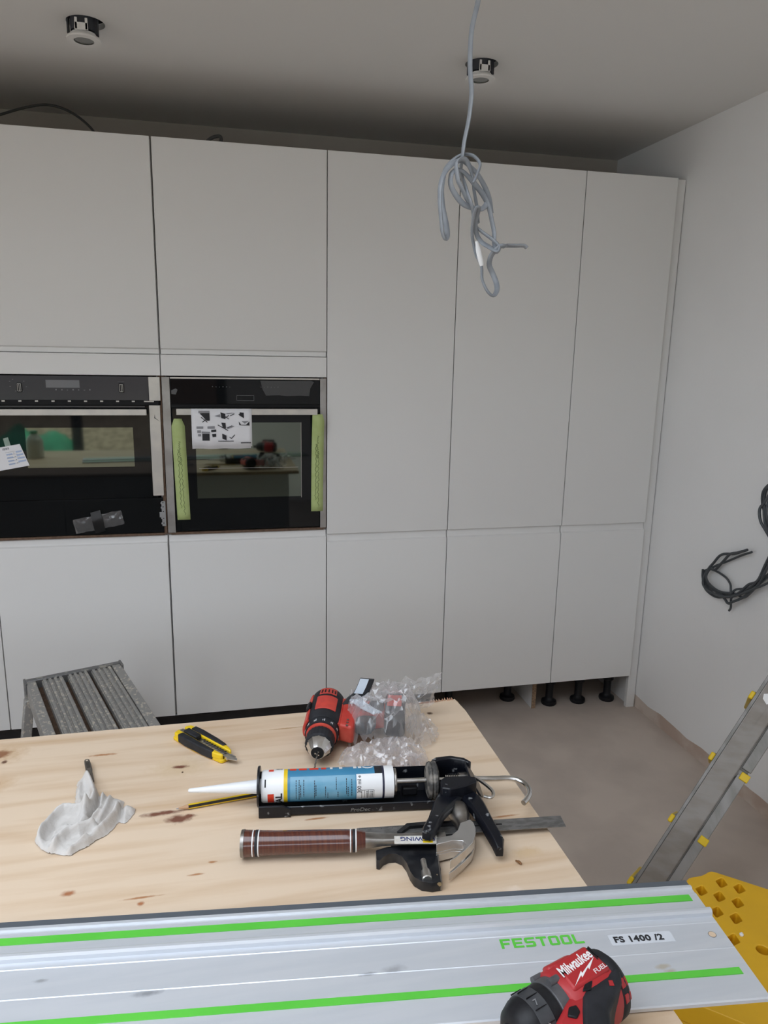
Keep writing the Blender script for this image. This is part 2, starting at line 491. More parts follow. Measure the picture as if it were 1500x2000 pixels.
def door(name, parent, x0, x1, z0, z1, grip=None, glen=0.033, y=0.0):
    x0 += .0030 if abs(x0) < .01 else .0017; x1 -= .0030 if abs(x1) < .01 else .0017
    if grip == 'top':
        pr = [(y, z0), (y, z1 - glen), (y + .002, z1 - glen + .005), (y + .009, z1 - glen + .009), (y + .012, z1 - glen + .016), (y + .012, z1), (y + .019, z1), (y + .019, z0)]
    elif grip == 'bottom':
        pr = [(y, z1), (y, z0), (y + .002, z0 - .004), (y + .010, z0 - .007), (y + .012, z0 - glen), (y + .019, z0 - glen), (y + .019, z1)]
    else:
        pr = [(y, z0), (y, z1), (y + .019, z1), (y + .019, z0)]
    return MB().prism(pr, x0, x1, Yz).build(name, M_door, parent, bevel=0.0008, smooth=30, seg=1)


def foot(parent, x, y):
    b = MB()
    b.lathe([(0, .033), (.008, .036), (.018, .034), (.026, .020), (.034, .017), (.1, .017), (.105, .026), (.164, .026)], 20, frame((x, y, 0), (0, 0, 1)))
    b.build('adjustable_foot', M_blackp, parent)


def cabinet(name, label, x0, x1, oven, feet, raw_niche=True):
    t = thing(name, label, 'cabinet', ((x0 + x1) / 2, .3, 0))
    b = MB(); e = .001
    b.box(x0 + e, x0 + .018, .021, .57, ZB, ZT - .003); b.box(x1 - .018, x1 - e, .021, .57, ZB, ZT - .003)
    b.box(x0 + .018, x1 - .018, .565, .572, ZB, ZT - .003)
    for z in ((ZB, ZB + .018), (ZT - .021, ZT - .003)) + (((.872, .89), (1.49, 1.508)) if oven else ((.872, .89), (1.3, 1.318), (1.75, 1.768))):
        b.box(x0 + .018, x1 - .018, .023, .565, z[0], z[1])
    b.build('carcass', M_carc, t, smooth=0)
    MB().box(x0 + e, x1 - e, .021, .572, ZT - .0029, ZT - .001).build('added_shade_top', M_top, t, smooth=0)  # unseen dark board added to cut the bounce onto the ceiling above
    MB().box(x0 + e, x1 - e, .0215, .572, ZB - .0020, ZB - .0002).build('added_shade_underside', M_top, t, smooth=0)  # dark board added to deepen the shade beneath the cabinet
    if oven:
        door('upper_door', t, x0, x1, 1.5912, ZT, 'bottom', .024)
        MB().box(x0 + .0015, x1 - .0015, 0, .019, 1.492, 1.5655).build('filler_panel', M_door, t, bevel=.0008, smooth=30, seg=1)
        door('lower_door', t, x0, x1, ZB, .900, 'top', .033)
        b = MB(); b.box(x0 + .001, x0 + .012, .004, .0205, .906, 1.490); b.box(x1 - .012, x1 - .001, .004, .0205, .906, 1.490); b.box(x0 + .012, x1 - .012, .004, .0205, .9025, .911)
        b.build('niche_edge', M_raw, t, smooth=0)
    else:
        door('upper_door', t, x0, x1, .8845, ZT)
        door('lower_door', t, x0, x1, ZB, .8815, 'top', .036)
    for fx, fy in feet:
        foot(t, fx, fy)
    return t


cabinet('larder_cabinet', 'white cabinet cut off at the left edge, left of the first oven column', -1.2, -.6042, True, [(-1.1, .1), (-.7, .1)])
cabinet('oven_cabinet', 'tall white cabinet housing the leftmost oven with the paper tag', -.6042, 0, True, [(-.5, .12), (-.1, .12)])
cabinet('oven_cabinet', 'tall white cabinet housing the oven with two green tape strips', 0, .6, True, [(.1, .12), (.5, .12)])
cabinet('larder_cabinet', 'tall white larder cabinet directly right of the ovens', .6, 1.0975, False, [(.7, .14), (1.0, .14)])
cd = cabinet('larder_cabinet', 'tall white larder cabinet second from the right wall, chipboard support below', 1.0975, 1.6043, False, [(1.2, .2), (1.4895, .2)])
cabinet('larder_cabinet', 'narrowest tall white cabinet, next to the right wall', 1.6043, 2.0006, False, [(1.664, .12), (1.808, .115), (1.955, .11)])
b = MB().box(1.563, 1.581, .0885, .5, 0, ZB); b.build('support_board', M_carc, cd, smooth=0)
MB().box(1.5625, 1.5815, .086, .0885, 0, ZB).build('support_edge', mat('chipboard_edge', (.36, .24, .15), .9, col2=(.20, .13, .08), scale=160), cd, smooth=0)
t = thing('end_panel', 'slim white filler panel running to the floor beside the right wall', 'panel', (2.02, .02, 0))
MB().box(2.0026, 2.0430, .016, .036, 0, ZT - .001).build('panel_face', M_door, t, bevel=.0008, smooth=30, seg=1)
MB().box(2.0250, 2.0430, .036, .57, 0, ZT - .001).build('panel_side', M_carc, t, smooth=0)
b = MB()
rows = []
for i in range(160):
    x = -1.18 + i * (1.062 + 1.18) / 159
    q = lambda a, k: noise.noise(Vector((x * a, k, 0)))
    film = []
    for z, y in ((ZB - .0085, .030), (ZB - .014, .026), (ZB - .024, .032), (.11, .036), (.06, .040), (.004, .046)):
        film.append((x, y + .006 * q(24, z * 30) + .004 * q(60, z * 50), z + .002 * q(30, z * 9)))
    rows.append(film + [(p_[0], p_[1] + .0006, p_[2]) for p_ in film[::-1]])
b.rings(rows)
tag(b.build('plastic_film', mat('black_polythene', (.012, .012, .014), .22, bump=.4, bscale=40), loc=(-.05, .05, 0)), 'black plastic film under the oven cabinet doors, extended to the floor to darken the gap', 'plastic film')  # real film enlarged into a full sheet so the gap below stays dark

# ---------------------------------------------------------------- ovens
M_glass = mat('black_oven_glass', (.005, .006, .007), .04, spec=.28)
M_window = mat('mirror_dark_oven_window', (.135, .152, .128), .035, 1.0)
M_panel = mat('grey_gloss_panel', (.055, .058, .066), .16, spec=.6)
M_trim = mat('satin_metal_trim', (.66, .63, .58), .45, .6, col2=(.58, .56, .53), scale=14)
M_trim2 = mat('grey_metal_trim', (.36, .345, .33), .42, .7, col2=(.44, .43, .42), scale=18)
M_mark = mat('pale_panel_print', (.20, .20, .21), .6)

# first oven
ov = thing('oven', 'leftmost built-in oven with grey control panel and taped drawer below', 'oven', (-.3, .25, .911))
MB().box(-.575, -.03, .022, .52, .913, 1.487).build('oven_body', M_blackp, ov, smooth=0)
cp = MB().box(-.5985, -.0445, .000, .021, 1.4035, 1.4875).build('control_panel', M_panel, ov, bevel=.001)
for kx in (-.4704, -.1363):
    kn = MB().box(kx - .0085, kx + .0085, -.004, .001, 1.431, 1.4625).build('knob', M_blackp, cp, bevel=.0015)
    b = MB(); kx0, kx1, z0, z1 = kx - .006, kx + .006, 1.4335, 1.460
    for q in ((kx0, kx0 + .0012, z0, z1), (kx1 - .0012, kx1, z0, z1), (kx0, kx1, z1 - .0012, z1), (kx0, kx1, z0, z0 + .0012), (kx - .0006, kx + .0006, z0, z1)):
        b.box(q[0], q[1], -.0048, -.004, q[2], q[3])
    b.build('knob_outline', M_trim, cp, smooth=0)
b = MB()
for q in ((-.50, 1.467), (-.49, 1.474), (-.455, 1.468), (-.448, 1.449), (-.4995, 1.45), (-.46, 1.434), (-.483, 1.434)):
    b.box(q[0] - .002, q[0] + .002, -.0006, .0002, q[1] - .0008, q[1] + .0008)
for i in range(7):
    xx = -.355 + i * .0185
    b.box(xx, xx + .004 + .001 * (i % 2), -.0006, .0002, 1.4375, 1.4420 - .0012 * (i % 3))
b.box(-.148, -.126, -.0006, .0002, 1.4690, 1.4695)
b.build('panel_marks', M_mark, cp, smooth=0)
MB().box(-.385, -.275, -.0005, .0002, 1.4465, 1.4730).build('display', mat('display_painted_reflection', (.22, .225, .235), .08), cp, smooth=0)  # pale base colour carries the reflected light on the display
b = MB(); b.box(-.5985, -.004, .004, .021, 1.3865, 1.4030)
b.build('vent_slot', M_dark, ov, smooth=0)
for i in range(10):
    xx = -.585 + i * .0535
    MB().box(xx, xx + .010, .001, .006, 1.3975, 1.4020).build('vent_bridge', M_trim, ov, smooth=0)
MB().box(-.062, -.028, .001, .006, 1.3975, 1.4020).build('vent_bridge', M_trim, ov, smooth=0)
dg = MB().box(-.5985, -.0465, .000, .021, 1.0480, 1.3855).build('door_glass', M_glass, ov, bevel=.001)
MB().box(-.465, -.105, -.0006, .0002, 1.165, 1.3070).build('window', M_window, dg, smooth=0)
MB().box(-.59, -.06, -.0004, .0002, 1.3790, 1.3835).build('top_strip', M_panel, dg, smooth=0)
hd = MB().box(-.60, -.0525, -.034, -.022, 1.3525, 1.3745).build('handle', M_trim, ov, bevel=.0015)
for x in (-.58, -.085):
    MB().box(x, x + .02, -.023, .001, 1.357, 1.370).build('handle_post', M_blackp, hd)
b = MB(); b.box(-.0435, -.0045, -.001, .02, 1.4025, 1.4870); b.build('upper_side_trim', M_trim, ov, bevel=.0008)
b = MB(); b.box(-.0455, -.0075, -.002, .02, 1.055, 1.3860); t_ = b.build('lower_side_trim', M_trim, ov, bevel=.0008)
MB().prism([(0, 0), (.020, -.013), (.003, .001), (.002, .014)], -.0002, .0003, Matrix(((1, 0, 0, -.029), (0, 0, -1, -.0023), (0, 1, 0, 1.3405), (0, 0, 0, 1)))).build('trim_mark', M_ink, t_, smooth=0)
MB().box(-.5985, -.012, .002, .021, .914, 1.0460).build('drawer_front', M_glass, ov, bevel=.001)
b = MB()
b.box(-.0185, -.0045, -.001, .02, .938, 1.033)
for z in (.945, .965, .985, 1.005, 1.022):
    b.box(-.0215, -.0175, -.001, .02, z, z + .007)
b.box(-.0265, -.0175, -.002, .02, .972, .992)
b.build('hinge_bracket', mat('zinc_plate', (.45, .46, .47), .4, .8), ov, bevel=.0006)
b = MB()
for z in (.948, .966, .992, 1.01, 1.026):
    b.box(-.0145, -.011, -.0016, -.0008, z, z + .0035)
b.build('bracket_holes', M_dark, ov, smooth=0)

# second oven
o2 = thing('oven', 'black oven with an instruction sheet on its handle, in the second column', 'oven', (.3, .25, .911))
MB().box(.03, .572, .022, .52, .913, 1.487).build('oven_body', M_blackp, o2, smooth=0)
cp = MB().box(.0305, .5730, .001, .021, 1.3905, 1.4800).build('control_panel', M_glass, o2, bevel=.001)
MB().box(.0305, .5730, -.001, .021, 1.4815, 1.4875).build('top_trim', M_trim, o2, bevel=.0008)
b = MB()
for i in range(6):
    b.box(.178 + i * .0125, .1805 + i * .0125, -.0004, .0012, 1.4525, 1.4560 - .0012 * (i % 3))
    b.box(.353 + i * .0125, .3555 + i * .0125, -.0004, .0012, 1.4525, 1.4560 - .0012 * ((i + 1) % 3))
x0, x1, z0, z1 = .265, .328, 1.4035, 1.4235
for q in ((x0, x1, z0, z0 + .0009), (x0, x1, z1 - .0009, z1), (x0, x0 + .0009, z0, z1), (x1 - .0009, x1, z0, z1)):
    b.box(q[0], q[1], -.0004, .0012, q[2], q[3])
b.build('panel_marks', M_mark, cp, smooth=0)
b = MB()
for i in range(13):
    pass
outline = [(.352, 1.4780), (.360, 1.4450), (.372, 1.4230), (.42, 1.4245), (.45, 1.4215), (.5, 1.4235), (.533, 1.4215), (.537, 1.45), (.551, 1.474), (.54, 1.4785), (.45, 1.4775)]
MB().prism(outline, -.0006, .0004, Matrix(((1, 0, 0, 0), (0, 0, -1, .0005), (0, 1, 0, 0), (0, 0, 0, 1)))).build('torn_film', mat('grey_protective_film', (.06, .06, .062), .5), cp, smooth=0)
MB().prism([(.034, 1.44), (.05, 1.447), (.056, 1.442), (.049, 1.425), (.034, 1.427)], -.0006, .0004, Matrix(((1, 0, 0, 0), (0, 0, -1, .0005), (0, 1, 0, 0), (0, 0, 0, 1)))).build('torn_film', mat('pale_protective_film', (.10, .10, .105), .5), cp, smooth=0)
MB().box(.0305, .573, .005, .021, 1.378, 1.3900).build('vent_slot', M_dark, o2, smooth=0)
dg = MB().box(.0335, .5720, .000, .021, .9165, 1.3770).build('door_glass', M_glass, o2, bevel=.001)
MB().box(.1130, .5010, -.0006, .0002, 1.040, 1.3235).build('window', M_window, dg, smooth=0)
b = MB(); b.box(.5005, .5025, -.0009, .0002, 1.035, 1.3235); b.box(.122, .490, -.0009, .0002, 1.1525, 1.1540)
b.build('window_edge', M_trim2, dg, smooth=0)
hd = MB().box(.0500, .5600, -.034, -.022, 1.3540, 1.3765).build('handle', M_trim, o2, bevel=.0015)
for x in (.07, .52):
    MB().box(x, x + .02, -.023, .001, 1.359, 1.371).build('handle_post', M_blackp, hd)
MB().box(.0015, .0290, -.001, .021, .9115, 1.4875).build('left_trim', M_trim2, o2, bevel=.0008)
MB().box(.5745, .5975, -.001, .021, .9115, 1.4875).build('right_trim', M_trim2, o2, bevel=.0008)

# a third oven's edge never shows: the leftmost column carries a plain front
MB().box(-1.19, -.612, .002, .3, .914, 1.485).build('oven_front', M_glass, [o for o in C.objects if o.name.startswith('larder_cabinet')][0], smooth=0)


# instruction sheet draped over the handle, slightly curled
t = thing('instruction_sheet', 'white instruction sheet with oven diagrams hung over the oven handle', 'paper', (.21, -.036, 1.23))
b = MB(); n = 14
for lay, (zb, off, xr) in enumerate(((1.2385, 0, .3165), (1.2315, .0025, .3125))):
    rr = []
    for i in range(n + 1):
        x = .1015 + (xr - .1015) * i / n
        rr.append([(x, -.0365 + off - .003 * math.sin(PI * i / n) * s + .0018 * math.sin(i * 1.1) * s, 1.3770 + (zb + (.0008 * math.sin(i)) - 1.3770) * s) for s in (0, .25, .5, .75, 1)])
    b.rings(rr, cap=False, closed=False)
pap = b.build('sheet', M_paper, t)
pap.modifiers.new('t', 'SOLIDIFY').thickness = .0004


def on_sheet(u, v):
    """u across 0..1, v down 0..1 -> point just in front of the sheet"""
    i = u * n
    return Vector((.1015 + .215 * u, -.0385 - .003 * math.sin(PI * u) * v + .0018 * math.sin(i * 1.1) * v, 1.3770 - .1385 * v))


def ink(b, quad):
    b.f([b.v(on_sheet(*q)) for q in quad])


def inkline(b, p, q, wd=.006):
    dx, dy = (q[0] - p[0]), (q[1] - p[1]) * .644
    l = math.hypot(dx, dy); nx, ny = -dy / l * wd, dx / l * wd / .644
    ink(b, [(p[0] + nx, p[1] + ny), (q[0] + nx, q[1] + ny), (q[0] - nx, q[1] - ny), (p[0] - nx, p[1] - ny)])


bd, bg_ = MB(), MB()
for q in ([(.19, .11), (.30, .11), (.30, .31), (.25, .31), (.14, .12)], [(.48, .09), (.56, .13), (.56, .27), (.49, .24)], [(.80, .09), (.865, .10), (.87, .25), (.79, .17)], [(.49, .36), (.56, .37), (.565, .52), (.51, .48)], [(.78, .33), (.82, .42), (.90, .42), (.96, .33), (.96, .44), (.79, .43)],
          [(.17, .65), (.29, .65), (.29, .83), (.17, .83)], [(.50, .65), (.57, .70), (.57, .83), (.50, .78)], [(.32, .55), (.40, .54), (.40, .60), (.32, .61)], [(.33, .66), (.40, .65), (.40, .73), (.34, .74)]):
    ink(bd, q)
for q in ([(.12, .05), (.30, .05), (.30, .11), (.12, .11)], [(.08, .46), (.19, .46), (.19, .52), (.08, .52)], [(.26, .46), (.38, .45), (.38, .52), (.26, .52)], [(.09, .56), (.15, .56), (.15, .63), (.09, .63)], [(.10, .66), (.15, .66), (.15, .72), (.10, .72)],
          [(.16, .59), (.30, .60), (.30, .64), (.16, .64)], [(.38, .19), (.47, .14), (.48, .22), (.44, .21)], [(.56, .12), (.66, .10), (.72, .11), (.60, .14)], [(.57, .50), (.66, .44), (.71, .46), (.60, .53)], [(.83, .33), (.95, .32), (.88, .39)]):
    ink(bg_, q)
for p, q in (((.16, .22), (.26, .35)), ((.24, .27), (.18, .35)), ((.52, .16), (.62, .27)), ((.62, .17), (.54, .25)), ((.64, .18), (.71, .13)), ((.43, .42), (.60, .57)), ((.58, .50), (.67, .44)), ((.62, .74), (.65, .78)), ((.65, .78), (.71, .68)), ((.43, .845), (.69, .845)), ((.78, .14), (.87, .22))):
    inkline(bd, p, q)
for i in range(9):
    ink(bd, [(.81 + i * .019, .882), (.825 + i * .019, .882), (.825 + i * .019, .912), (.81 + i * .019, .912)])
bd.build('diagram_ink', M_ink, t, smooth=0); bg_.build('diagram_shade', M_grey, t, smooth=0)

# strips of green masking tape
M_tape = mat('green_masking_tape', (.46, .56, .22), .75, col2=(.50, .60, .26), scale=30, bump=.15, bscale=200)
M_pen = mat('dark_scribble', (.10, .14, .05), .8)


def tape(label, x0, x1, z0, z1, lean, curl, clip):
    t = thing('masking_tape', label, 'tape', ((x0 + x1) / 2, -.002, z0))
    b = MB(); rr = []
    for i in range(15):
        s = i / 14; z = z0 + (z1 - z0) * s
        dx = lean * (s - .5); yy = -.0012 - curl * (s ** 3)
        a0 = clip[0] * max(0, s - .93) / .07; a1 = clip[1] * max(0, s - .93) / .07
        rr.append([(x0 + dx + a0, yy, z), ((x0 + x1) / 2 + dx, yy - .0016, z), (x1 + dx - a1, yy - .0004, z)])
    b.rings(rr, cap=False, closed=False)
    o = b.build('strip', M_tape, t); o.modifiers.new('t', 'SOLIDIFY').thickness = -.0003
    b = MB()
    for fr, z_a, z_b in ((.36, .12, .70), (.58, .05, .62), (.50, .55, .78)):
        P = []
        for i in range(40):
            s = z_a + (z_b - z_a) * i / 39
            xx = x0 + (x1 - x0) * (fr + .05 * math.sin(i * 1.7) + .08 * noise.noise(Vector((i * .5, fr * 9, 0)))) + lean * (s - .5)
            P.append((xx, -.0034 - curl * s ** 3, z0 + (z1 - z0) * s))
        b.tube(P, .0007, n=4)
    b.build('scribble', M_pen, t, smooth=0)


tape('strip of green tape along the left edge of the second oven door', .0330, .0800, .9605, 1.3385, -.008, .002, (.010, .010))
tape('strip of green tape along the right edge of the second oven door', .5400, .5860, .9785, 1.3565, .002, .030, (0, .008))

# hanging energy tag on the first oven
t = thing('paper_tag', 'white printed paper tag taped to the leftmost oven window', 'tag', (-.51, -.004, 1.21))
A = Matrix(((.984, -.18, 0, -.512), (0, 0, -1, -.003), (.18, .984, 0, 1.2115), (0, 0, 0, 1)))
MB().prism([(-.062, -.046), (.046, -.046), (.034, .034), (-.062, .034)], 0, .0006, A).build('card', M_paper, t, smooth=0)
MB().prism([(-.014, .034), (.004, .034), (.003, .064), (-.014, .062)], 0, .0008, A).build('clear_tape', clear_film('clear_tape', .35), t, smooth=0)
b = MB(); bb = MB()
for i in range(9):
    b.box(-.026 + i * .0025, -.0248 + i * .0025 + (i % 3) * .0004, .0215, .029, .0006, .0009, A)
for i in range(5):
    b.box(-.02 + (i % 2) * .01, .012 + .006 * (i % 3), .012 - i * .0105, .0128 - i * .0105, .0006, .0009, A)
for i in range(4):
    b.box(.006 + .001 * i, .009 + .001 * i, .005 - i * .012, .008 - i * .012, .0006, .0009, A)
    bb.box(-.018, .002, .002 - i * .0115, .007 - i * .0115, .0006, .0009, A); bb.box(.014, .034 + .002 * i, .006 - i * .0115, .012 - i * .0115, .0006, .0009, A)
b.build('print', M_grey, t, smooth=0); bb.build('blue_print', mat('pale_blue_print', (.45, .55, .75), .8), t, smooth=0)

# screw bag taped to the drawer
t = thing('screw_bag', 'small crinkled clear bag taped to the leftmost oven drawer with black tape', 'bag', (-.24, -.006, .962))
A = Matrix(((.983, -.184, 0, -.2415), (0, 0, -1, -.001), (.184, .983, 0, .9615), (0, 0, 0, 1)))
rr = []
b = MB()
for i in range(29):
    u = -.086 + .172 * i / 28
    rr.append([A @ Vector((u + .003 * noise.noise(Vector((j * 2.1, i * .2, 4))), v * .027 * (1 + .15 * noise.noise(Vector((u * 50, v, 0)))), .0045 + .0035 * noise.noise(Vector((u * 120, v * 3.2, 0))) - .003 * abs(v))) for j, v in enumerate((-1, -.7, -.4, -.1, .2, .5, .8, 1))])
b.rings(rr, cap=False, closed=False)
b.build('clear_bag', clear_film('crinkled_clear_bag', .20, rough=.2), t, smooth=20)
b = MB(); rr = []
for i in range(9):
    v = -.040 + .080 * i / 8
    z = .0014 + .0075 * max(0, 1 - (v / .034) ** 2)
    rr.append([A @ Vector((-.020, v, z)), A @ Vector((.016, v + .003, z)), A @ Vector((.016, v + .003, z + .0004)), A @ Vector((-.020, v, z + .0004))])
b.rings(rr); b.build('black_tape', mat('black_tape', (.010, .010, .011), .3), t, smooth=30)

# ---------------------------------------------------------------- cables over the cabinets
M_cab = mat('dark_grey_cable', (.055, .054, .055), .5)
tag(MB().tube([(-.75, .30, 2.30), (-.62, .30, 2.345), (-.53, .30, 2.386), (-.4236, .30, 2.423), (-.355, .30, 2.432), (-.287, .30, 2.413), (-.225, .30, 2.367), (-.18, .32, 2.30), (-.15, .35, 2.286)], .0045, n=8, smooth=5).build('cable', M_cab, loc=(-.45, .3, 2.3)), 'dark cable arching above the leftmost oven cabinet', 'cable')
tag(MB().tube([(.12, .34, 2.287), (.16, .33, 2.335), (.197, .30, 2.362), (.224, .30, 2.374), (.238, .30, 2.370), (.232, .31, 2.345), (.20, .33, 2.31), (.19, .35, 2.287)], .0065, n=8, smooth=5).build('cable', mat('grey_cable_end', (.12, .12, .12), .5), loc=(.2, .32, 2.3)), 'short loop of grey cable above the second oven cabinet', 'cable')

# ---------------------------------------------------------------- downlights hanging out of the ceiling
for i, (x, y) in enumerate(DL):
    t = thing('downlight', ('unfitted white downlight hanging from its hole, in the ceiling left corner', 'unfitted white downlight hanging from its hole, behind the dangling cable')[i], 'downlight', (x, y, ZC), 'downlights hanging from the ceiling')
    b = MB(); b.lathe([(0, HOLE_R + .0005), (.22, HOLE_R + .0005)], 32, frame((x, y, ZC + .0165), (0, 0, 1)), cap=False); b.box(x - .06, x + .06, y - .06, y + .06, ZC + .236, ZC + .24)
    b.build('hole_sleeve', M_dark, t)
    ox, oy = (-.012, -.03) if i == 0 else (-.02, -.03)
    dk = mat('dark_grey_heat_sink', (.03, .033, .042), .5)
    b = MB(); b.lathe([(0, .034), (.09, .034), (.095, .02)], 28, frame((x + ox * .4, y + oy * .5, ZC - .030), (0, 0, 1)))
    b.build('heat_sink', dk, t)
    cc = (x + ox * .4, y + oy * .5)
    b = MB(); b.box(cc[0] + .020, cc[0] + .040, cc[1] - .012, cc[1] + .012, ZC - .034, ZC + .03); b.build('spring_clip', dk, t)
    b = MB(); b.box(cc[0] - .042, cc[0] - .037, cc[1] - .01, cc[1] + .01, ZC - .038, ZC + .02); b.build('spring_clip', dk, t)
    b = MB(); b.lathe([(0, .027), (0, .046), (.004, .047), (.008, .044), (.010, .034), (.018, .033), (.018, .027)], 36, frame((cc[0], cc[1], ZC - .052), (0, 0, 1)), cap=False)
    b.build('white_ring', M_ceil, t)
    b = MB(); w0 = frame((cc[0], cc[1], ZC - .04), (0, 0, 1))
    for q in (-.017, .010):
        b.box(cc[0] + q, cc[0] + q + .007, cc[1] - .0385, cc[1] - .0355, ZC - .036, ZC - .006)
    b.box(cc[0] - .017, cc[0] + .017, cc[1] - .0385, cc[1] - .0355, ZC - .036, ZC - .018)
    b.build('white_bracket', M_ceil, t, bevel=.001)
    b = MB(); b.lathe([(0, .0), (.0, .025), (.004, .027), (.012, .027)], 28, frame((cc[0], cc[1], ZC - .049), (0, 0, 1)), cap=False)
    b.build('lens', mat('frosted_lens', (.30, .31, .31), .2, spec=.6), t)

# ---------------------------------------------------------------- cable dangling from the ceiling
M_gcab = mat('grey_twin_cable', (.27, .295, .33), .4, col2=(.31, .335, .37), scale=40)
CH = {
    'cable_drop': [(.712, 2.4794), (.7135, 2.39), (.7139, 2.3156), (.7103, 2.2626), (.6992, 2.2079), (.6989, 2.1445), (.7042, 2.099), (.701, 2.052), (.6932, 2.0089), (.691, 1.9849), (.6943, 1.9592), (.6962, 1.9419), (.6981, 1.9236), (.7, 1.9051), (.7063, 1.8893), (.7135, 1.8759), (.7215, 1.8649), (.7267, 1.8572), (.7338, 1.8496), (.7499, 1.8354), (.7642, 1.8212), (.7721, 1.8081), (.7692, 1.7988), (.7621, 1.8035), (.7583, 1.8105), (.7462, 1.8203), (.7344, 1.8359), (.7267, 1.8572), (.7255, 1.8751), (.7222, 1.8808), (.7178, 1.8796), (.7171, 1.8646), (.7209, 1.8369), (.7283, 1.8171), (.7354, 1.7932), (.7434, 1.77), (.741, 1.7425), (.7493, 1.7196), (.7636, 1.71), (.7768, 1.7217), (.7805, 1.7385), (.7749, 1.7579), (.7648, 1.775), (.7628, 1.7913), (.7678, 1.8028), (.7755, 1.8093), (.7846, 1.8097), (.7936, 1.8132), (.815, 1.8142), (.8334, 1.8151), (.841, 1.8113)],
    'cable_loop': [(.7356, 1.8577), (.7346, 1.8706), (.7318, 1.8903), (.7264, 1.9097), (.7219, 1.9251), (.7193, 1.9376), (.7134, 1.9498), (.7069, 1.9603), (.6971, 1.97), (.688, 1.9716), (.6787, 1.9687), (.6725, 1.9596), (.6738, 1.9472), (.6775, 1.931), (.6851, 1.9198), (.6949, 1.9068), (.7026, 1.8964), (.7152, 1.8873), (.7344, 1.8825), (.7485, 1.8913), (.7534, 1.9044)],
    'cable_loop.001': [(.708, 1.925), (.716, 1.940), (.725, 1.9613), (.7233, 1.9728), (.7129, 1.9836), (.6986, 1.9864), (.6868, 1.9832), (.6731, 1.9731), (.6628, 1.9599), (.6581, 1.9408), (.6547, 1.916), (.657, 1.8849), (.6599, 1.8664), (.6628, 1.8468), (.6633, 1.827), (.657, 1.8187), (.6492, 1.8292), (.644, 1.8527), (.6393, 1.8849), (.6387, 1.9111), (.643, 1.9307), (.6504, 1.9447), (.6613, 1.9569), (.6755, 1.9675), (.6927, 1.9716), (.7139, 1.9615), (.7299, 1.951), (.7428, 1.9372), (.7531, 1.9222), (.7601, 1.9048), (.7644, 1.8788)],
    'cable_loop.002': [(.7199, 1.8827), (.7072, 1.8849), (.6947, 1.8886), (.6816, 1.8981), (.6702, 1.9111), (.6635, 1.9243), (.6637, 1.9359), (.6666, 1.9448), (.6772, 1.9522), (.6881, 1.952), (.6981, 1.9479), (.7106, 1.939), (.7238, 1.9291), (.7371, 1.9172), (.7478, 1.9041), (.7572, 1.8858), (.7648, 1.8593), (.7693, 1.8394), (.7691, 1.8212), (.771, 1.808)],
}
t = thing('hanging_cable', 'grey flat cable dangling from the ceiling in a knotted bundle of loops', 'cable', (.712, -1.25, ZC))
for n_, (nm, P) in enumerate(CH.items()):
    b = MB()
    pts = []
    for i, (x, z) in enumerate(P):
        s = i / (len(P) - 1)
        dy = (0, .018, -.022, .012)[n_] * math.sin(s * PI * (3 if n_ == 2 else 2) + n_) if n_ else (.02 * math.sin(i * .8) if 9 < i < len(P) - 3 else 0)
        pts.append((x, -1.25 + dy, z))
    b.tube(pts, .0057, .0031, n=10, up=(0, 1, 0), smooth=5, twist=lambda s, n_=n_: .3 + 1.3 * math.sin(s * 5.5 + n_))
    b.build(nm, M_gcab, t)
MB().tube([(.7283, -1.25, 1.8190), (.7354, -1.25, 1.7932), (.7425, -1.25, 1.7710)], .0058, .0038, n=10, smooth=4, up=(0, 1, 0), radii=(.6, .9, 1, 1, 1, .9, .7)).build('white_tape', M_white, t)
b = MB(); b.lathe([(0, .0055), (.004, .008), (.010, .008), (.014, .005)], 14, frame((.7655, -1.252, 1.8075), (.8, 0, -.5))); b.build('knot', M_gcab, t)

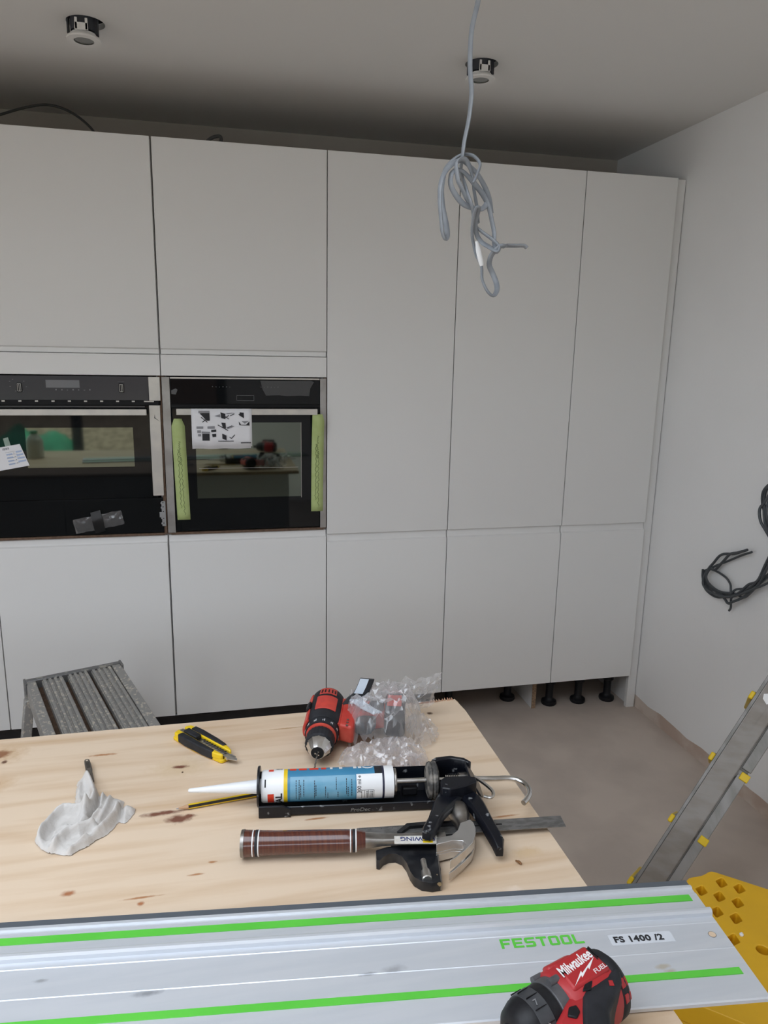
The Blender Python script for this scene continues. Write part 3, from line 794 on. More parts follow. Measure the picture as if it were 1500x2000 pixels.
# ---------------------------------------------------------------- cables out of the right wall
M_wcab = mat('slate_grey_cable', (.060, .067, .074), .48)
W = {
    'a': [(-.7511, .9708), (-.7174, .8936), (-.6843, .8364), (-.6519, .8034), (-.5994, .7631), (-.5624, .7389), (-.4798, .7171), (-.4319, .7321), (-.4092, .7559), (-.4205, .7964), (-.438, .8261), (-.4664, .8674), (-.5274, .8873), (-.5691, .909)],
    'b': [(-.7554, .9666), (-.7234, .8872), (-.6929, .8307), (-.6516, .7833), (-.6105, .7464), (-.5693, .7471), (-.4991, .7327), (-.4481, .7435), (-.4213, .7658), (-.4254, .7948), (-.4444, .8158), (-.5, .85), (-.5757, .895), (-.634, .9239)],
    'c': [(-.7502, .9759), (-.7136, .9007), (-.6776, .8314), (-.6323, .8028), (-.5922, .7577), (-.5475, .7279), (-.4703, .7201), (-.4178, .7337), (-.411, .7719), (-.4277, .8078), (-.4469, .8013), (-.4918, .8477), (-.5354, .8895), (-.5814, .9081), (-.627, .9304)],
    'd': [(-.7506, .9546), (-.7198, .8806), (-.6833, .8417), (-.6417, .7944), (-.578, .7677), (-.5609, .7473), (-.5544, .76), (-.5389, .7757), (-.4978, .7896), (-.4346, .7945), (-.403, .7912), (-.3873, .774), (-.3975, .7428), (-.4214, .7131), (-.4692, .7013), (-.511, .7155), (-.5614, .7445)],
    'e': [(-.7491, .9435), (-.7212, .8728), (-.6701, .8093), (-.6252, .7543), (-.5821, .722), (-.5555, .7068), (-.5243, .714), (-.4698, .723), (-.4253, .7175), (-.4035, .7354), (-.3949, .7576), (-.398, .79)],
    'f': [(-.752, .8686), (-.7274, .8389), (-.6721, .7986), (-.6232, .7652), (-.5791, .7387), (-.5664, .7165), (-.5605, .6906), (-.5517, .6755)],
    'u1': [(-.7429, 1.2052), (-.7034, 1.1931), (-.6679, 1.1657), (-.6488, 1.1352), (-.6469, 1.0942), (-.663, 1.057), (-.6962, 1.0105), (-.7309, .9843), (-.7511, .9708)],
    'u2': [(-.7438, 1.2002), (-.7048, 1.1855), (-.673, 1.1639), (-.655, 1.1418), (-.6514, 1.1006), (-.6692, 1.0638), (-.6988, 1.022), (-.7343, .9851), (-.7554, .9666)],
    'u3': [(-.7425, 1.2077), (-.6975, 1.1868), (-.6669, 1.1575), (-.6538, 1.1281), (-.6609, 1.0891), (-.6782, 1.055), (-.7014, 1.028), (-.7397, .9946), (-.7502, .9759)],
    'u4': [(-.7514, 1.1963), (-.713, 1.1791), (-.6823, 1.1524), (-.6694, 1.1232), (-.668, 1.0906), (-.6852, 1.0566), (-.7074, 1.0348), (-.7454, .9827), (-.7506, .9546)],
    'u5': [(-.749, 1.1908), (-.7106, 1.1734), (-.678, 1.1462), (-.6642, 1.1114), (-.6529, 1.0819), (-.6654, 1.0439), (-.6893, 1.0142), (-.7342, .9663), (-.7491, .9435)],
}
t = thing('cable_bundle', 'bundle of dark grey cables coiled and twisted against the right wall', 'cable', (2.03, -.75, 1.0))
for i, (kx, P) in enumerate(W.items()):
    b = MB()
    pts = [(2.026 - .006 * (i % 3) - .010 * math.sin(j * .9 + i), y, z) for j, (y, z) in enumerate(P)]
    if kx[0] == 'u':
        pts = [(2.047, -.80, 1.16 + .01 * i)] + pts
    b.tube(pts, .0042 if i % 2 else .0050, n=8, smooth=5)
    b.build('cable_strand', M_wcab, t)

# ---------------------------------------------------------------- island with its plywood sheet
TX, TY0, TZ = .6538, -2.46, .900
TY1 = -1.4646
isl = thing('kitchen_island', 'white island base cabinets under the plywood sheet', 'cabinet', (-.3, -1.95, 0))
MB().box(-1.28, .60, -2.38, -1.54, .12, .881).build('island_carcass', M_carc, isl, smooth=0)
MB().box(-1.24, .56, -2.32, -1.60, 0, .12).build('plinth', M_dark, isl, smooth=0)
for i in range(3):
    MB().box(-1.28 + i * .6267 + .0015, -1.28 + (i + 1) * .6267 - .0015, -1.54, -1.521, .125, .878).build('island_door', M_door, isl, bevel=.0008, seg=1)
M_ply = mat('pine_plywood_face', (.74, .585, .435), .62, col2=(.61, .43, .275), scale=3.4, stretch=(.8, 10, 1), lo=.46, hi=.72, bump=.05, bscale=120, detail=7)
RB = (.19, .075, .045)
RN = (.42, .20, .09)
ox_, oy_ = .0, -1.95
marks = [(x - ox_, y - oy_, rx, ry, sf, c) for (x, y, rx, ry, sf, c) in (
    (.4630, -1.690, .060, .030, .5, (.60, .41, .25)), (.470, -1.689, .042, .019, .35, (.36, .17, .07)), (.490, -1.684, .006, .004, .3, (.09, .04, .02)),
    (.113, -1.618, .036, .022, .6, (.66, .50, .33)), (.1130, -1.6155, .0125, .0042, .4, RB), (.1170, -1.6335, .0016, .0022, .3, (.08, .04, .02)),
    (.092, -1.7415, .027, .0050, .45, RB), (.1160, -1.7605, .0160, .0085, .5, RB), (.131, -1.757, .009, .005, .4, RB),
    (-.188, -1.5170, .030, .024, .6, (.60, .42, .26)), (-.1900, -1.518, .014, .012, .4, (.30, .14, .07)), (-.178, -1.5440, .004, .005, .4, (.16, .08, .05)), (-.171, -1.612, .020, .020, .6, (.63, .45, .29)), (-.176, -1.615, .007, .010, .4, (.30, .14, .07)),
    (.5810, -1.514, .0045, .0048, .4, (.11, .06, .03)), (.583, -1.4690, .028, .0035, .45, (.30, .12, .06)), (.46, -1.50, .003, .003, .4, (.2, .1, .06)),
    (-.0162, -1.8916, .0075, .0042, .5, (.40, .16, .07)), (.0775, -1.929, .004, .003, .5, (.40, .16, .07)), (.078, -1.918, .020, .0016, .5, RN), (.145, -1.888, .010, .0018, .5, RN), (.166, -1.867, .005, .002, .5, RN), (.600, -1.935, .020, .010, .5, (.66, .48, .30)), (.32, -1.80, .015, .002, .5, RN), (.60, -1.85, .020, .002, .5, RN), (.25, -1.985, .006, .003, .5, RN), (.555, -2.0, .010, .006, .5, (.80, .65, .52)),
    (.430, -1.872, .026, .0036, .45, RB), (-.02, -1.552, .020, .003, .5, RN), (.30, -1.52, .03, .002, .5, (.50, .33, .18)))]
spots(M_ply, marks)
ply = thing('plywood_sheet', 'pale pine plywood sheet covering the island, tools spread on it', 'plywood', (ox_, oy_, .881))
M_edge = mat('plywood_edge', (.50, .36, .22), .8, col2=(.30, .20, .12), scale=3, stretch=(1, 1, 200))
pl = [(-1.32, TY0), (TX, TY0)] + [(TX + .0008 * noise.noise(Vector((i, 0, 0))), TY0 + (TY1 - TY0) * i / 20) for i in range(1, 20)] + [(TX - .006, TY1)]
for i in range(40):
    x = TX - .008 - i * .05
    if x > -1.3:
        pl.append((x, TY1 + (.0025 * noise.noise(Vector((x * 30, 1, 0))) if i < 3 else .0008 * noise.noise(Vector((x * 9, 1, 0))))))
pl.append((-1.32, TY1))
MB().prism(pl, .8965, .8998).build('face_veneer', M_ply, ply, smooth=0)
for i, (z0, z1) in enumerate(((.8815, .8865), (.8867, .8915), (.8917, .8963))):
    MB().box(-1.3195, TX - .0006, TY0 + .0006, TY1 - .0008, z0, z1).build('ply_layer', M_edge, ply, smooth=0)
# a few splinters at the back corner and a loose chip
b = MB()
for i in range(9):
    x = .595 + .05 * i / 9 + .003 * random.random()
    b.prism([(x, TY1 - .004), (x + .004, TY1 - .004), (x + .002 + .004 * random.random(), TY1 + .006)], .8985, .9005 + .002 * random.random())
b.build('splinters', mat('splintered_wood', (.45, .22, .13), .9, col2=(.6, .42, .28), scale=200), ply, smooth=0)
tag(MB().tube([(.5780, -1.9505, .9020), (.5805, -1.9545, .9032), (.5832, -1.9585, .9020)], .0018, n=7, radii=(.7, 1.1, .8), smooth=3).build('wood_chip', mat('brown_wood_chip', (.20, .09, .03), .7), loc=(.58, -1.954, .9)), 'tiny brown wood chip on the plywood, right of the hammer claw', 'wood chip')
tag(MB().prism([(1.0855, -1.21), (1.113, -1.233), (1.117, -1.229), (1.089, -1.205)], 0.0005, .004).build('wood_chip', M_raw, loc=(1.1, -1.22, 0)), 'dark sliver of wood lying on the concrete floor', 'wood chip')

# ---------------------------------------------------------------- guide rail
U = Vector((.99325, -.11590, 0)); V = Vector((-.11590, -.99325, 0))
G0 = Vector((.7863, -2.0364, .9002))
G = Matrix(((U.x, V.x, 0, G0.x), (U.y, V.y, 0, G0.y), (0, 0, 1, G0.z), (0, 0, 0, 1)))
rail = thing('guide_rail', 'long aluminium saw guide rail with two bright green strips across the plywood', 'guide rail', G0)
# profile: v from the back edge towards the camera, height above the board
prof = [(.0095, .0030), (.0095, .0062), (.0110, .0072), (.0150, .0072), (.0162, .0050), (.0225, .0050), (.0245, .0062), (.0560, .0062), (.0572, .0130), (.0590, .0138), (.0625, .0138), (.0645, .0110), (.0650, .0062), (.0735, .0062), (.0745, .0068), (.0755, .0062), (.1135, .0062), (.1145, .0067), (.1155, .0062), (.1830, .0062), (.1845, .0050), (.1845, .0010), (.1800, .0010), (.1800, .0030)]
Gr = G @ Matrix(((0, 0, 1, 0), (1, 0, 0, 0), (0, 1, 0, 0), (0, 0, 0, 1)))
b = MB(); b.prism(prof, -1.40, 0, Gr)
# bore near the end
M_rail = spots(M_alu, [(-.060 * U.x + .1515 * 0 + u_ * 0 + (u_ * U.x + v_ * V.x), (u_ * U.y + v_ * V.y), rx, ry, sf, c) for (u_, v_, rx, ry, sf, c) in (
    (-.16 + .06, .128, .008, .003, .5, (.60, .57, .50)), (-.10 + .06, .127, .007, .003, .5, (.62, .58, .50)), (-.095 + .06, .134, .006, .003, .5, (.62, .58, .50)),
    (-.62, .112, .012, .003, .6, (.40, .42, .46)), (-.38, .108, .008, .002, .6, (.42, .44, .48)), (-.74, .085, .006, .002, .6, (.45, .47, .5)), (-.35, .104, .010, .004, .7, (.50, .52, .56)))])
body = b.build('rail_body', M_rail, rail, smooth=0)
b = MB(); b.prism([(0, .0012), (0, .0058), (.0098, .0064), (.0098, .0012)], -1.398, -.001, Gr)
b.build('splinter_guard', mat('dark_splinter_guard', (.10, .115, .135), .3), rail, bevel=.0003, seg=1)
M_green = mat('green_glide_strip', (.12, .60, .06), .5, col2=(.10, .55, .05), scale=8)
for v0, v1, e in ((.0270, .0382, -.011), (.1425, .1520, -.012)):
    b = MB(); b.box(-1.39, e, v0, v1, .0055, .0070, G); b.build('glide_strip', M_green, rail, bevel=.0003, seg=1)
b = MB(); b.lathe([(0, .0042), (.0004, .0042)], 24, frame(G @ Vector((-.0165, .0935, .00622)), (0, 0, 1))); b.build('bore', M_ply, rail)
b = MB(); b.sector(0, .0002, .0042, .0047, 0, 360, 24, frame(G @ Vector((-.0165, .0935, .0063)), (0, 0, 1))); b.build('bore_rim', M_dsteel, rail)
MB().box(-.1450, -.0660, .0835, .0995, .0060, .0063, G).build('sticker', mat('pale_sticker', (.66, .69, .74), .45), rail, smooth=0)
Mt = G @ Matrix(((1, 0, 0, 0), (0, -1, 0, 0), (0, 0, 1, 0), (0, 0, 0, 1)))
FT = Mt @ Matrix.Translation((-.2780, -.0930, .0064))
# bold square lettering drawn as outlines
LET = {
    'F': [[(0, 0), (0, 1), (1, 1), (1, .8), (.26, .8), (.26, .58), (.85, .58), (.85, .38), (.26, .38), (.26, 0)]],
    'E': [[(0, 0), (0, 1), (1, 1), (1, .8), (.26, .8), (.26, .6), (.9, .6), (.9, .4), (.26, .4), (.26, .2), (1, .2), (1, 0)]],
    'S': [[(0, 0), (0, .2), (.74, .2), (.74, .4), (.14, .4), (0, .52), (0, .88), (.14, 1), (1, 1), (1, .8), (.26, .8), (.26, .6), (.86, .6), (1, .48), (1, .12), (.86, 0)]],
    'T': [[(.37, 0), (.37, .8), (0, .8), (0, 1), (1, 1), (1, .8), (.63, .8), (.63, 0)]],
    'L': [[(0, 0), (0, 1), (.26, 1), (.26, .2), (1, .2), (1, 0)]],
}
bl = MB(); cw, chh, gap = .0126, .0140, .0022
xq = 0
for chx in 'FESTOOL':
    K = FT @ Matrix.Translation((xq, 0, 0)) @ Matrix.Diagonal((cw, chh, 1, 1))
    if chx == 'O':
        for q in ([(0, .12), (.14, 0), (.86, 0), (.74, .2), (.26, .2)], [(1, .12), (1, .88), (.74, .8), (.74, .2), (.86, 0)], [(.86, 1), (.14, 1), (.26, .8), (.74, .8), (1, .88)], [(0, .88), (0, .12), (.26, .2), (.26, .8), (.14, 1)]):
            bl.prism(q, 0, .0002, K)
    else:
        bl.prism(LET[chx][0], 0, .0002, K)
    xq += cw + gap
bl.build('maker_lettering', M_green, rail, smooth=0)
text('size_lettering', 'FS 1400 /2', .0122, Mt @ Matrix.Translation((-.1405, -.0958, .0066)), M_ink, rail, bold=.0004, xs=1.12, space=1.06)

# ---------------------------------------------------------------- claw hammer
H0, H1 = Vector((.206, -1.864, .9205)), Vector((.487, -1.9125, .9235))
HM = frame(H0, H1 - H0)
ham = thing('claw_hammer', 'claw hammer with stacked brown leather grip and polished steel head', 'hammer', (.35, -1.89, .9))
M_leather = mat('lacquered_brown_leather', (.078, .019, .013), .22, col2=(.115, .033, .018), scale=5, stretch=(60, 1, 1), coat=.5)
b = MB()


def oval(s, r, k=1.0):
    return [HM @ Vector((s, r * math.cos(2 * PI * i / 28), r * k * math.sin(2 * PI * i / 28) - (r - .0195) * 0)) for i in range(28)]


b.rings([oval(s, r) for s, r in ((.0045, .0180), (.020, .0168), (.05, .0158), (.09, .0156), (.12, .0154), (.145, .0150), (.157, .0146), (.162, .0136), (.172, .0116))])
b.build('leather_grip', M_leather, ham)
b = MB(); b.rings([oval(s, r) for s, r in ((-.0005, .0158), (0, .0180), (.0045, .0186), (.0047, .0178))]); b.build('butt_cap', M_dsteel, ham)
for s0, c_ in ((.0155, M_white), (.0195, M_rubber), (.0235, M_white), (.1505, M_white), (.1540, M_rubber), (.1580, M_white)):
    b = MB(); rr = .0173 if s0 < .1 else .0152
    b.rings([oval(s0, rr), oval(s0 + (.0016 if c_ is M_white else .0036), rr)]); b.build('grip_band', c_, ham)
# shaft: oval at the grip flattening into a rectangular bar
rr = []
for s, a, c_ in ((.166, .0120, .0105), (.180, .0100, .0080), (.195, .0085, .0060), (.215, .0080, .0055), (.285, .0085, .0065)):
    ring = []
    for i in range(24):
        th = 2 * PI * i / 24; ex = .5 if s > .17 else 1
        ring.append(HM @ Vector((s, a * math.copysign(abs(math.cos(th)) ** ex, math.cos(th)), c_ * math.copysign(abs(math.sin(th)) ** ex, math.sin(th)))))
    rr.append(ring)
b = MB(); b.rings(rr); b.build('shaft', mat('shaft_steel', (.40, .38, .36), .35, .9, col2=(.26, .24, .22), scale=30), ham)
HP = [(.471, -1.92), (.4934, -1.9188), (.5054, -1.9098), (.5142, -1.8951), (.5307, -1.89), (.5334, -1.8977), (.532, -1.9104), (.5277, -1.9223), (.5176, -1.9393), (.5013, -1.9531), (.4849, -1.9643), (.4753, -1.969), (.4763, -1.9672), (.4856, -1.9608), (.4998, -1.9499), (.5069, -1.941), (.5054, -1.9336), (.4921, -1.9298), (.4669, -1.9336)]
M_pol = mat('polished_hammer_steel', (.70, .69, .68), .26, .85, col2=(.46, .44, .42), scale=22, lo=.5, hi=.75)
hh = MB()
up = [q for q in HP]
hh.prism(up, .9185, .9320)                                            # upper prong and cheek
lo_ = HP[:8] + [(.5168, -1.9405), (.5003, -1.9545), (.4839, -1.9660), (.4735, -1.9720), (.4748, -1.9695)] + HP[13:]
hh.prism(lo_, .9035, .9150)                                           # lower prong
hh.prism(HP[:8] + [(.5226, -1.931), (.5160, -1.9345), (.5069, -1.9338), (.5054, -1.9336), (.4921, -1.9298), (.4669, -1.9336)], .9148, .9187)
hh.build('claw_head', M_pol, ham, bevel=.0012, smooth=45)
PM = frame((.5215, -1.9010, .9185), (.0035, .052, .0030))
b = MB(); b.lathe([(0, .0125), (.010, .0118), (.018, .0108), (.026, .0128), (.034, .0152), (.050, .0156), (.053, .0148), (.0545, .0120)], 32, PM); b.build('striking_face', M_dsteel, ham)
lab = MB(); LQ = [(.4147, -1.9026), (.4735, -1.9132), (.4697, -1.9290), (.4112, -1.9180)]
lab.prism(LQ, .9290, .9302); lb = lab.build('label', mat('worn_white_label', (.74, .72, .68), .6, col2=(.60, .56, .50), scale=60), ham, smooth=0)
MB().prism([(.4520, -1.9170), (.4655, -1.9195), (.4640, -1.9272), (.4505, -1.9245)], .9302, .9305).build('yellow_patch', M_yel2, lb, smooth=0)
ld = Vector((.0588, -.0106, 0)).normalized()
LM = Matrix(((-ld.x, ld.y, 0, .4700), (-ld.y, -ld.x, 0, -1.9155), (0, 0, 1, .9304), (0, 0, 0, 1)))
text('label_lettering', 'ESTWING', .0118, LM, mat('blue_black_ink', (.03, .04, .16), .6), lb, bold=.00012, xs=.95)

# ---------------------------------------------------------------- combination square
sq = thing('combination_square', 'combination square under the hammer, steel rule overhanging the board edge', 'square', (.5, -1.9, .9))
rd = Vector((.6795 - .372, -1.8785 + 1.8480, 0)).normalized(); rn = Vector((rd.y, -rd.x, 0))
RQ = [Vector((.372, -1.8478, 0)), Vector((.6800, -1.8785, 0)), Vector((.6766, -1.9035, 0)), Vector((.3690, -1.8735, 0))]
ru = MB(); ru.prism([(q.x, q.y) for q in RQ], .9085, .9100)
M_rule = mat('dull_steel_rule', (.25, .245, .24), .40, .6, col2=(.17, .165, .16), scale=25, stretch=(3, 8, 1))
rule = ru.build('steel_rule', M_rule, sq, bevel=.0002, seg=1)
b = MB()
for i in range(64):
    p0 = RQ[0] + rd * (.004 + i * .0016); L_ = .006 if i % 10 == 0 else (.0042 if i % 5 == 0 else .0028)
    p1 = p0 + rn * L_ ; hw = rd * .00018
    b.prism([((p0 - hw).x, (p0 - hw).y), ((p0 + hw).x, (p0 + hw).y), ((p1 + hw).x, (p1 + hw).y), ((p1 - hw).x, (p1 - hw).y)], .9100, .91015)
b.build('graduations', M_ink, rule, smooth=0)
b = MB(); p0 = RQ[0] + rn * .0115 + rd * .145; p1 = RQ[0] + rn * .0115 + rd * .215; w_ = rn * .0016
b.prism([((p0 - w_).x, (p0 - w_).y), ((p1 - w_).x, (p1 - w_).y), ((p1 + w_).x, (p1 + w_).y), ((p0 + w_).x, (p0 + w_).y)], .9100, .91012)
b.build('rule_groove', M_dark, rule, smooth=0)
SH = [(.388, -1.907), (.3845, -1.9265), (.3885, -1.9285), (.3955, -1.9215), (.404, -1.9180), (.413, -1.9190), (.4205, -1.9265), (.4235, -1.940), (.4240, -1.957), (.4265, -1.9690), (.434, -1.9785), (.447, -1.984), (.4585, -1.9835), (.4655, -1.961), (.4705, -1.925), (.5180, -1.9270), (.5180, -1.9050), (.5180, -1.8660), (.479, -1.8600), (.445, -1.8575), (.4265, -1.8730), (.422, -1.8840), (.404, -1.9030)]
M_sqb = mat('black_japanned_casting', (.006, .007, .010), .28, col2=(.022, .023, .026), scale=60)
hb = MB(); hb.prism(SH, .9005, .9078); hb.prism([q for q in SH if q[1] < -1.9] , .9078, .9145); hb.prism([(.4265, -1.8730), (.445, -1.8575), (.479, -1.8600), (.518, -1.866), (.5178, -1.8725), (.478, -1.8670), (.447, -1.8650), (.432, -1.8760)], .9078, .9150)
head = hb.build('square_head', M_sqb, sq, bevel=.0012)
b = MB(); b.prism([(.4583, -1.9835), (.4603, -1.9835), (.4723, -1.925), (.4702, -1.925)], .9005, .9148); b.build('ground_edge', M_dsteel, head, smooth=0)
b = MB(); b.lathe([(0, .0040), (.020, .0040), (.0205, .0062), (.026, .0068), (.034, .0068), (.0352, .0056)], 20, frame((.4460, -1.9420, .9165), (-.0035, -.030, -.002))); b.build('clamp_knob', M_steel, sq)
b = MB(); b.lathe([(0, .0028), (.010, .0028), (.0105, .0034), (.0150, .0034)], 16, frame((.4575, -1.9690, .9120), (-.001, -.012, -.0012))); b.build('scriber', mat('brass_knob', (.50, .42, .28), .35, .9), sq)

# ---------------------------------------------------------------- caulking gun with cartridge
A0, A1 = Vector((.2380, -1.7510, .9330)), Vector((.4430, -1.7770, .9330))
GM = frame(A0, A1 - A0)
cart = thing('sealant_cartridge', 'blue and white sealant cartridge with white nozzle, clamped in the caulking gun', 'cartridge', A0)
M_cblue = mat('blue_cartridge_label', (.035, .20, .36), .35, col2=(.05, .23, .40), scale=14)
r0 = .0240
b = MB(); b.lathe([(.0035, .010), (.0035, .0225), (.0060, r0), (.2060, r0), (.2060, .021), (.200, .0205)], 48, GM); b.build('tube', M_white, cart)
b = MB(); b.lathe([(.0430, r0 + .00012), (.1880, r0 + .00012)], 48, GM, cap=False); b.build('blue_band', M_cblue, cart)
b = MB(); b.lathe([(.0372, r0 + .00014), (.0430, r0 + .00014)], 48, GM, cap=False); b.build('yellow_band', M_yel2, cart)
b = MB(); b.lathe([(.1880, r0 + .00014), (.1912, r0 + .00014)], 48, GM, cap=False); b.build('navy_band', mat('navy_band', (.012, .014, .04), .4), cart)
for nm, s0, s1, a0, a1, m_ in (('white_panel', .1480, .1880, 96, 215, M_white), ('dark_panel', .1765, .1880, 58, 96, M_rubber)):
    b = MB(); b.sector(s0, s1, r0 + .00005, r0 + .00026, 360 - a1 + 0, 360 - a0, 16, GM, 1) if False else b.sector(s0, s1, r0 + .00005, r0 + .00026, 180 - a1, 180 - a0, 16, GM, 1)
    b.build(nm, m_, cart, smooth=60)
# lighter printed field
b = MB(); b.sector(.0460, .1465, r0 + .00005, r0 + .00022, -40, 80, 20, GM, 1); b.build('text_field', mat('light_blue_field', (.085, .29, .45), .35, col2=(.13, .34, .50), scale=25), cart, smooth=60)
for o in cart.children:
    if o.name.startswith(('white_panel', 'dark_panel', 'text_field')):
        pass
# the camera side is local -Y
def ring_pt(s, a, r):
    """a in degrees from straight up towards the camera side"""
    a = math.radians(a)
    return GM @ Vector((s, -r * math.sin(a), r * math.cos(a)))


def flake(b, s0, s1, a0, a1, r):
    n_ = max(1, int(abs(a1 - a0) / 8))
    rr = [[ring_pt(s, a0 + (a1 - a0) * i / n_, r) for s in (s0, s1)] for i in range(n_ + 1)]
    b.rings(rr, cap=False, closed=False)


for o in [c_ for c_ in cart.children if c_.name.split('.')[0] in ('white_panel', 'dark_panel', 'text_field')]:
    bpy.data.objects.remove(o)
b = MB(); flake(b, .0470, .1465, 28, 128, r0 + .0002); b.build('text_field', mat('pale_blue_field', (.10, .31, .46), .33, col2=(.16, .37, .52), scale=25), cart, smooth=60)
b = MB(); flake(b, .1480, .1880, 26, 130, r0 + .00022); b.build('white_panel', M_white, cart, smooth=60)
b = MB(); flake(b, .1765, .1880, -20, 26, r0 + .00022); b.build('dark_panel', M_rubber, cart, smooth=60)
b = MB(); br = MB(); bw = MB()
for s_, a0, a1 in ((.0555, 40, 112), (.0600, 40, 118), (.0625, 58, 104), (.0670, 40, 100), (.0835, 44, 112), (.0855, 60, 100), (.1000, 66, 108), (.1035, 88, 112), (.1165, 36, 80), (.1190, 86, 110), (.1320, 40, 100), (.1345, 70, 108), (.1400, 44, 108)):
    a = a0
    while a < a1:
        l = 3 + 6 * random.random(); flake(b, s_, s_ + .0011, a, min(a1, a + l), r0 + .0004); a += l + 2.2
for s_, a0, a1 in ((.1555, 84, 126), (.1600, 86, 122), (.1655, 84, 126), (.1745, 84, 126)):
    flake(b, s_, s_ + .0006, a0, a1, r0 + .0004)
flake(b, .1555, .1745, 83, 84.5, r0 + .0004)
for s_ in (.1625, .1645, .1680, .1700, .1720):
    a = 88
    while a < 122:
        flake(b, s_, s_ + .0010, a, a + 5, r0 + .0004); a += 7
flake(b, .0085, .0105, 34, 62, r0 + .0003)
b.build('small_print', M_ink, cart, smooth=60)
flake(br, .0130, .0225, 86, 132, r0 + .0003); flake(br, .0140, .0215, -20, -2, r0 + .0003)
for s_, l in ((.046, .010), (.060, .012), (.076, .014), (.094, .008)):
    flake(br, s_, s_ + l, -24, -4, r0 + .0003)
br.build('red_print', mat('red_print', (.72, .05, .02), .45), cart, smooth=60)
for s_, l in ((.108, .004), (.1220, .005), (.1440, .005), (.1515, .005)):
    flake(bw, s_, s_ + l, -24, -4, r0 + .0003)
for i in range(9):
    th = PI * i / 8
    flake(bw, .1665 - .007 * math.cos(th) - .0015, .1665 - .007 * math.cos(th) + .0015, -18 + 10 * math.sin(th), -11 + 10 * math.sin(th), r0 + .0003)
bw.build('white_print', M_white, cart, smooth=60)
# wrapped lettering: reads upward round the tube
WM = GM @ Matrix.Rotation(math.radians(0), 4, 'X')


def wraptext(name, s, size, s_pos, a_start, m_, bold=0, xs=1.0):
    R_ = r0 + .0004
    Q = GM @ Matrix.Rotation(math.radians(a_start), 4, 'X') @ Matrix.Translation((s_pos, 0, 0))
    return text(name, s, size, Q, m_, cart, bold=bold, xs=xs, wrap=(R_, True))


wraptext('brand_lettering', 'SEAL', .0135, .0345, 84, M_ink, .0005, 1.25)
wraptext('brand_lettering', 'SEAL', .0135, .0345, -86, M_ink, .0005, 1.0)
wraptext('volume_lettering', '300 ml e', .0085, .1550, 32, M_ink, .0001, .9)
b = MB(); b.lathe([(-.108, .0016), (-.1065, .0030), (-.07, .0058), (-.03, .0088), (-.012, .0100), (-.004, .0108), (.004, .0115)], 28, frame(A0, A1 - A0) @ Matrix.Rotation(math.radians(-1.2), 4, 'Y')); b.build('nozzle', M_white, cart)

gun = thing('caulking_gun', 'paint-spattered black caulking gun lying on its side with hooked steel rod', 'caulking gun', (.40, -1.79, .9))
M_gunk = mat('black_paint_spattered', (.005, .006, .010), .3, col2=(.25, .26, .27), scale=75, lo=.63, hi=.70, detail=9, spec=.4)
M_gunw = mat('crusty_sealant', (.05, .048, .045), .7, col2=(.36, .33, .29), scale=70, lo=.45, hi=.75, bump=.6, bscale=160)
L2 = (A1 - A0).length
SR = .268                                                             # rear plate position along the axis
b = MB()                                                              # cradle sheet: (d towards camera, z) swept along the axis
cs = [(.0300, -.0185), (.0312, -.0300), (.0270, -.0322), (-.0200, -.0322), (-.0300, -.0180), (-.0305, .0060)]
cs = cs + [(q[0] * .95 - .0003, q[1] + .0015) for q in cs[::-1]]
cs[0] = (.0300, -.0185)
b.rings([[GM @ Vector((s, -d_, z_)) for d_, z_ in cs] for s in (.0, SR)])
b.build('cradle', M_gunk, gun, bevel=.0004, smooth=30, seg=1)
b = MB(); b.rings([[GM @ Vector((s, -d_, z_)) for d_, z_ in [(.0305, h_), (.0335, h_ - .001), (.0335, -.0322), (.0305, -.0322)]] for s, h_ in ((0, -.0125), (.036, -.0130), (.048, -.0180))]); b.build('cradle_lip', M_gunk, gun, bevel=.0006)
b = MB(); b.lathe([(-.0028, .0115), (-.0028, .0300), (0, .0308), (.0008, .0300), (.0008, .0115)], 36, GM, cap=False); b.build('front_ring', M_gunk, gun)
b = MB(); b.lathe([(SR - .009, .020), (SR - .007, .0265), (SR - .003, .0285), (SR - .001, .0270), (SR + .002, .0290), (SR + .006, .0285), (SR + .009, .022)], 30, GM); b.build('rear_collar', M_gunw, gun)
b = MB(); b.lathe([(.2075, .0195), (.2095, .0200), (.2110, .0195)], 30, GM); b.build('plunger_disc', M_dsteel, gun)
b = MB(); b.box(.222, .246, .000, .010, -.026, -.013, GM); b.build('cradle_clip', M_blackp, gun, bevel=.002)
lt = MB(); rz = .9330
rod = [GM @ Vector((.20, 0, 0)), GM @ Vector((.26, 0, 0)), (.560, -1.7925, rz), (.600, -1.8000, rz), (.6270, -1.8045, rz), (.6400, -1.8120, rz - .001), (.6470, -1.8260, rz - .002), (.6440, -1.8430, rz - .003), (.6340, -1.8560, rz - .004), (.6255, -1.8630, rz - .005)]
lt.tube(rod, .0042, n=14, smooth=6); lt.build('push_rod', M_chrome, gun)
for i in range(2):
    pass
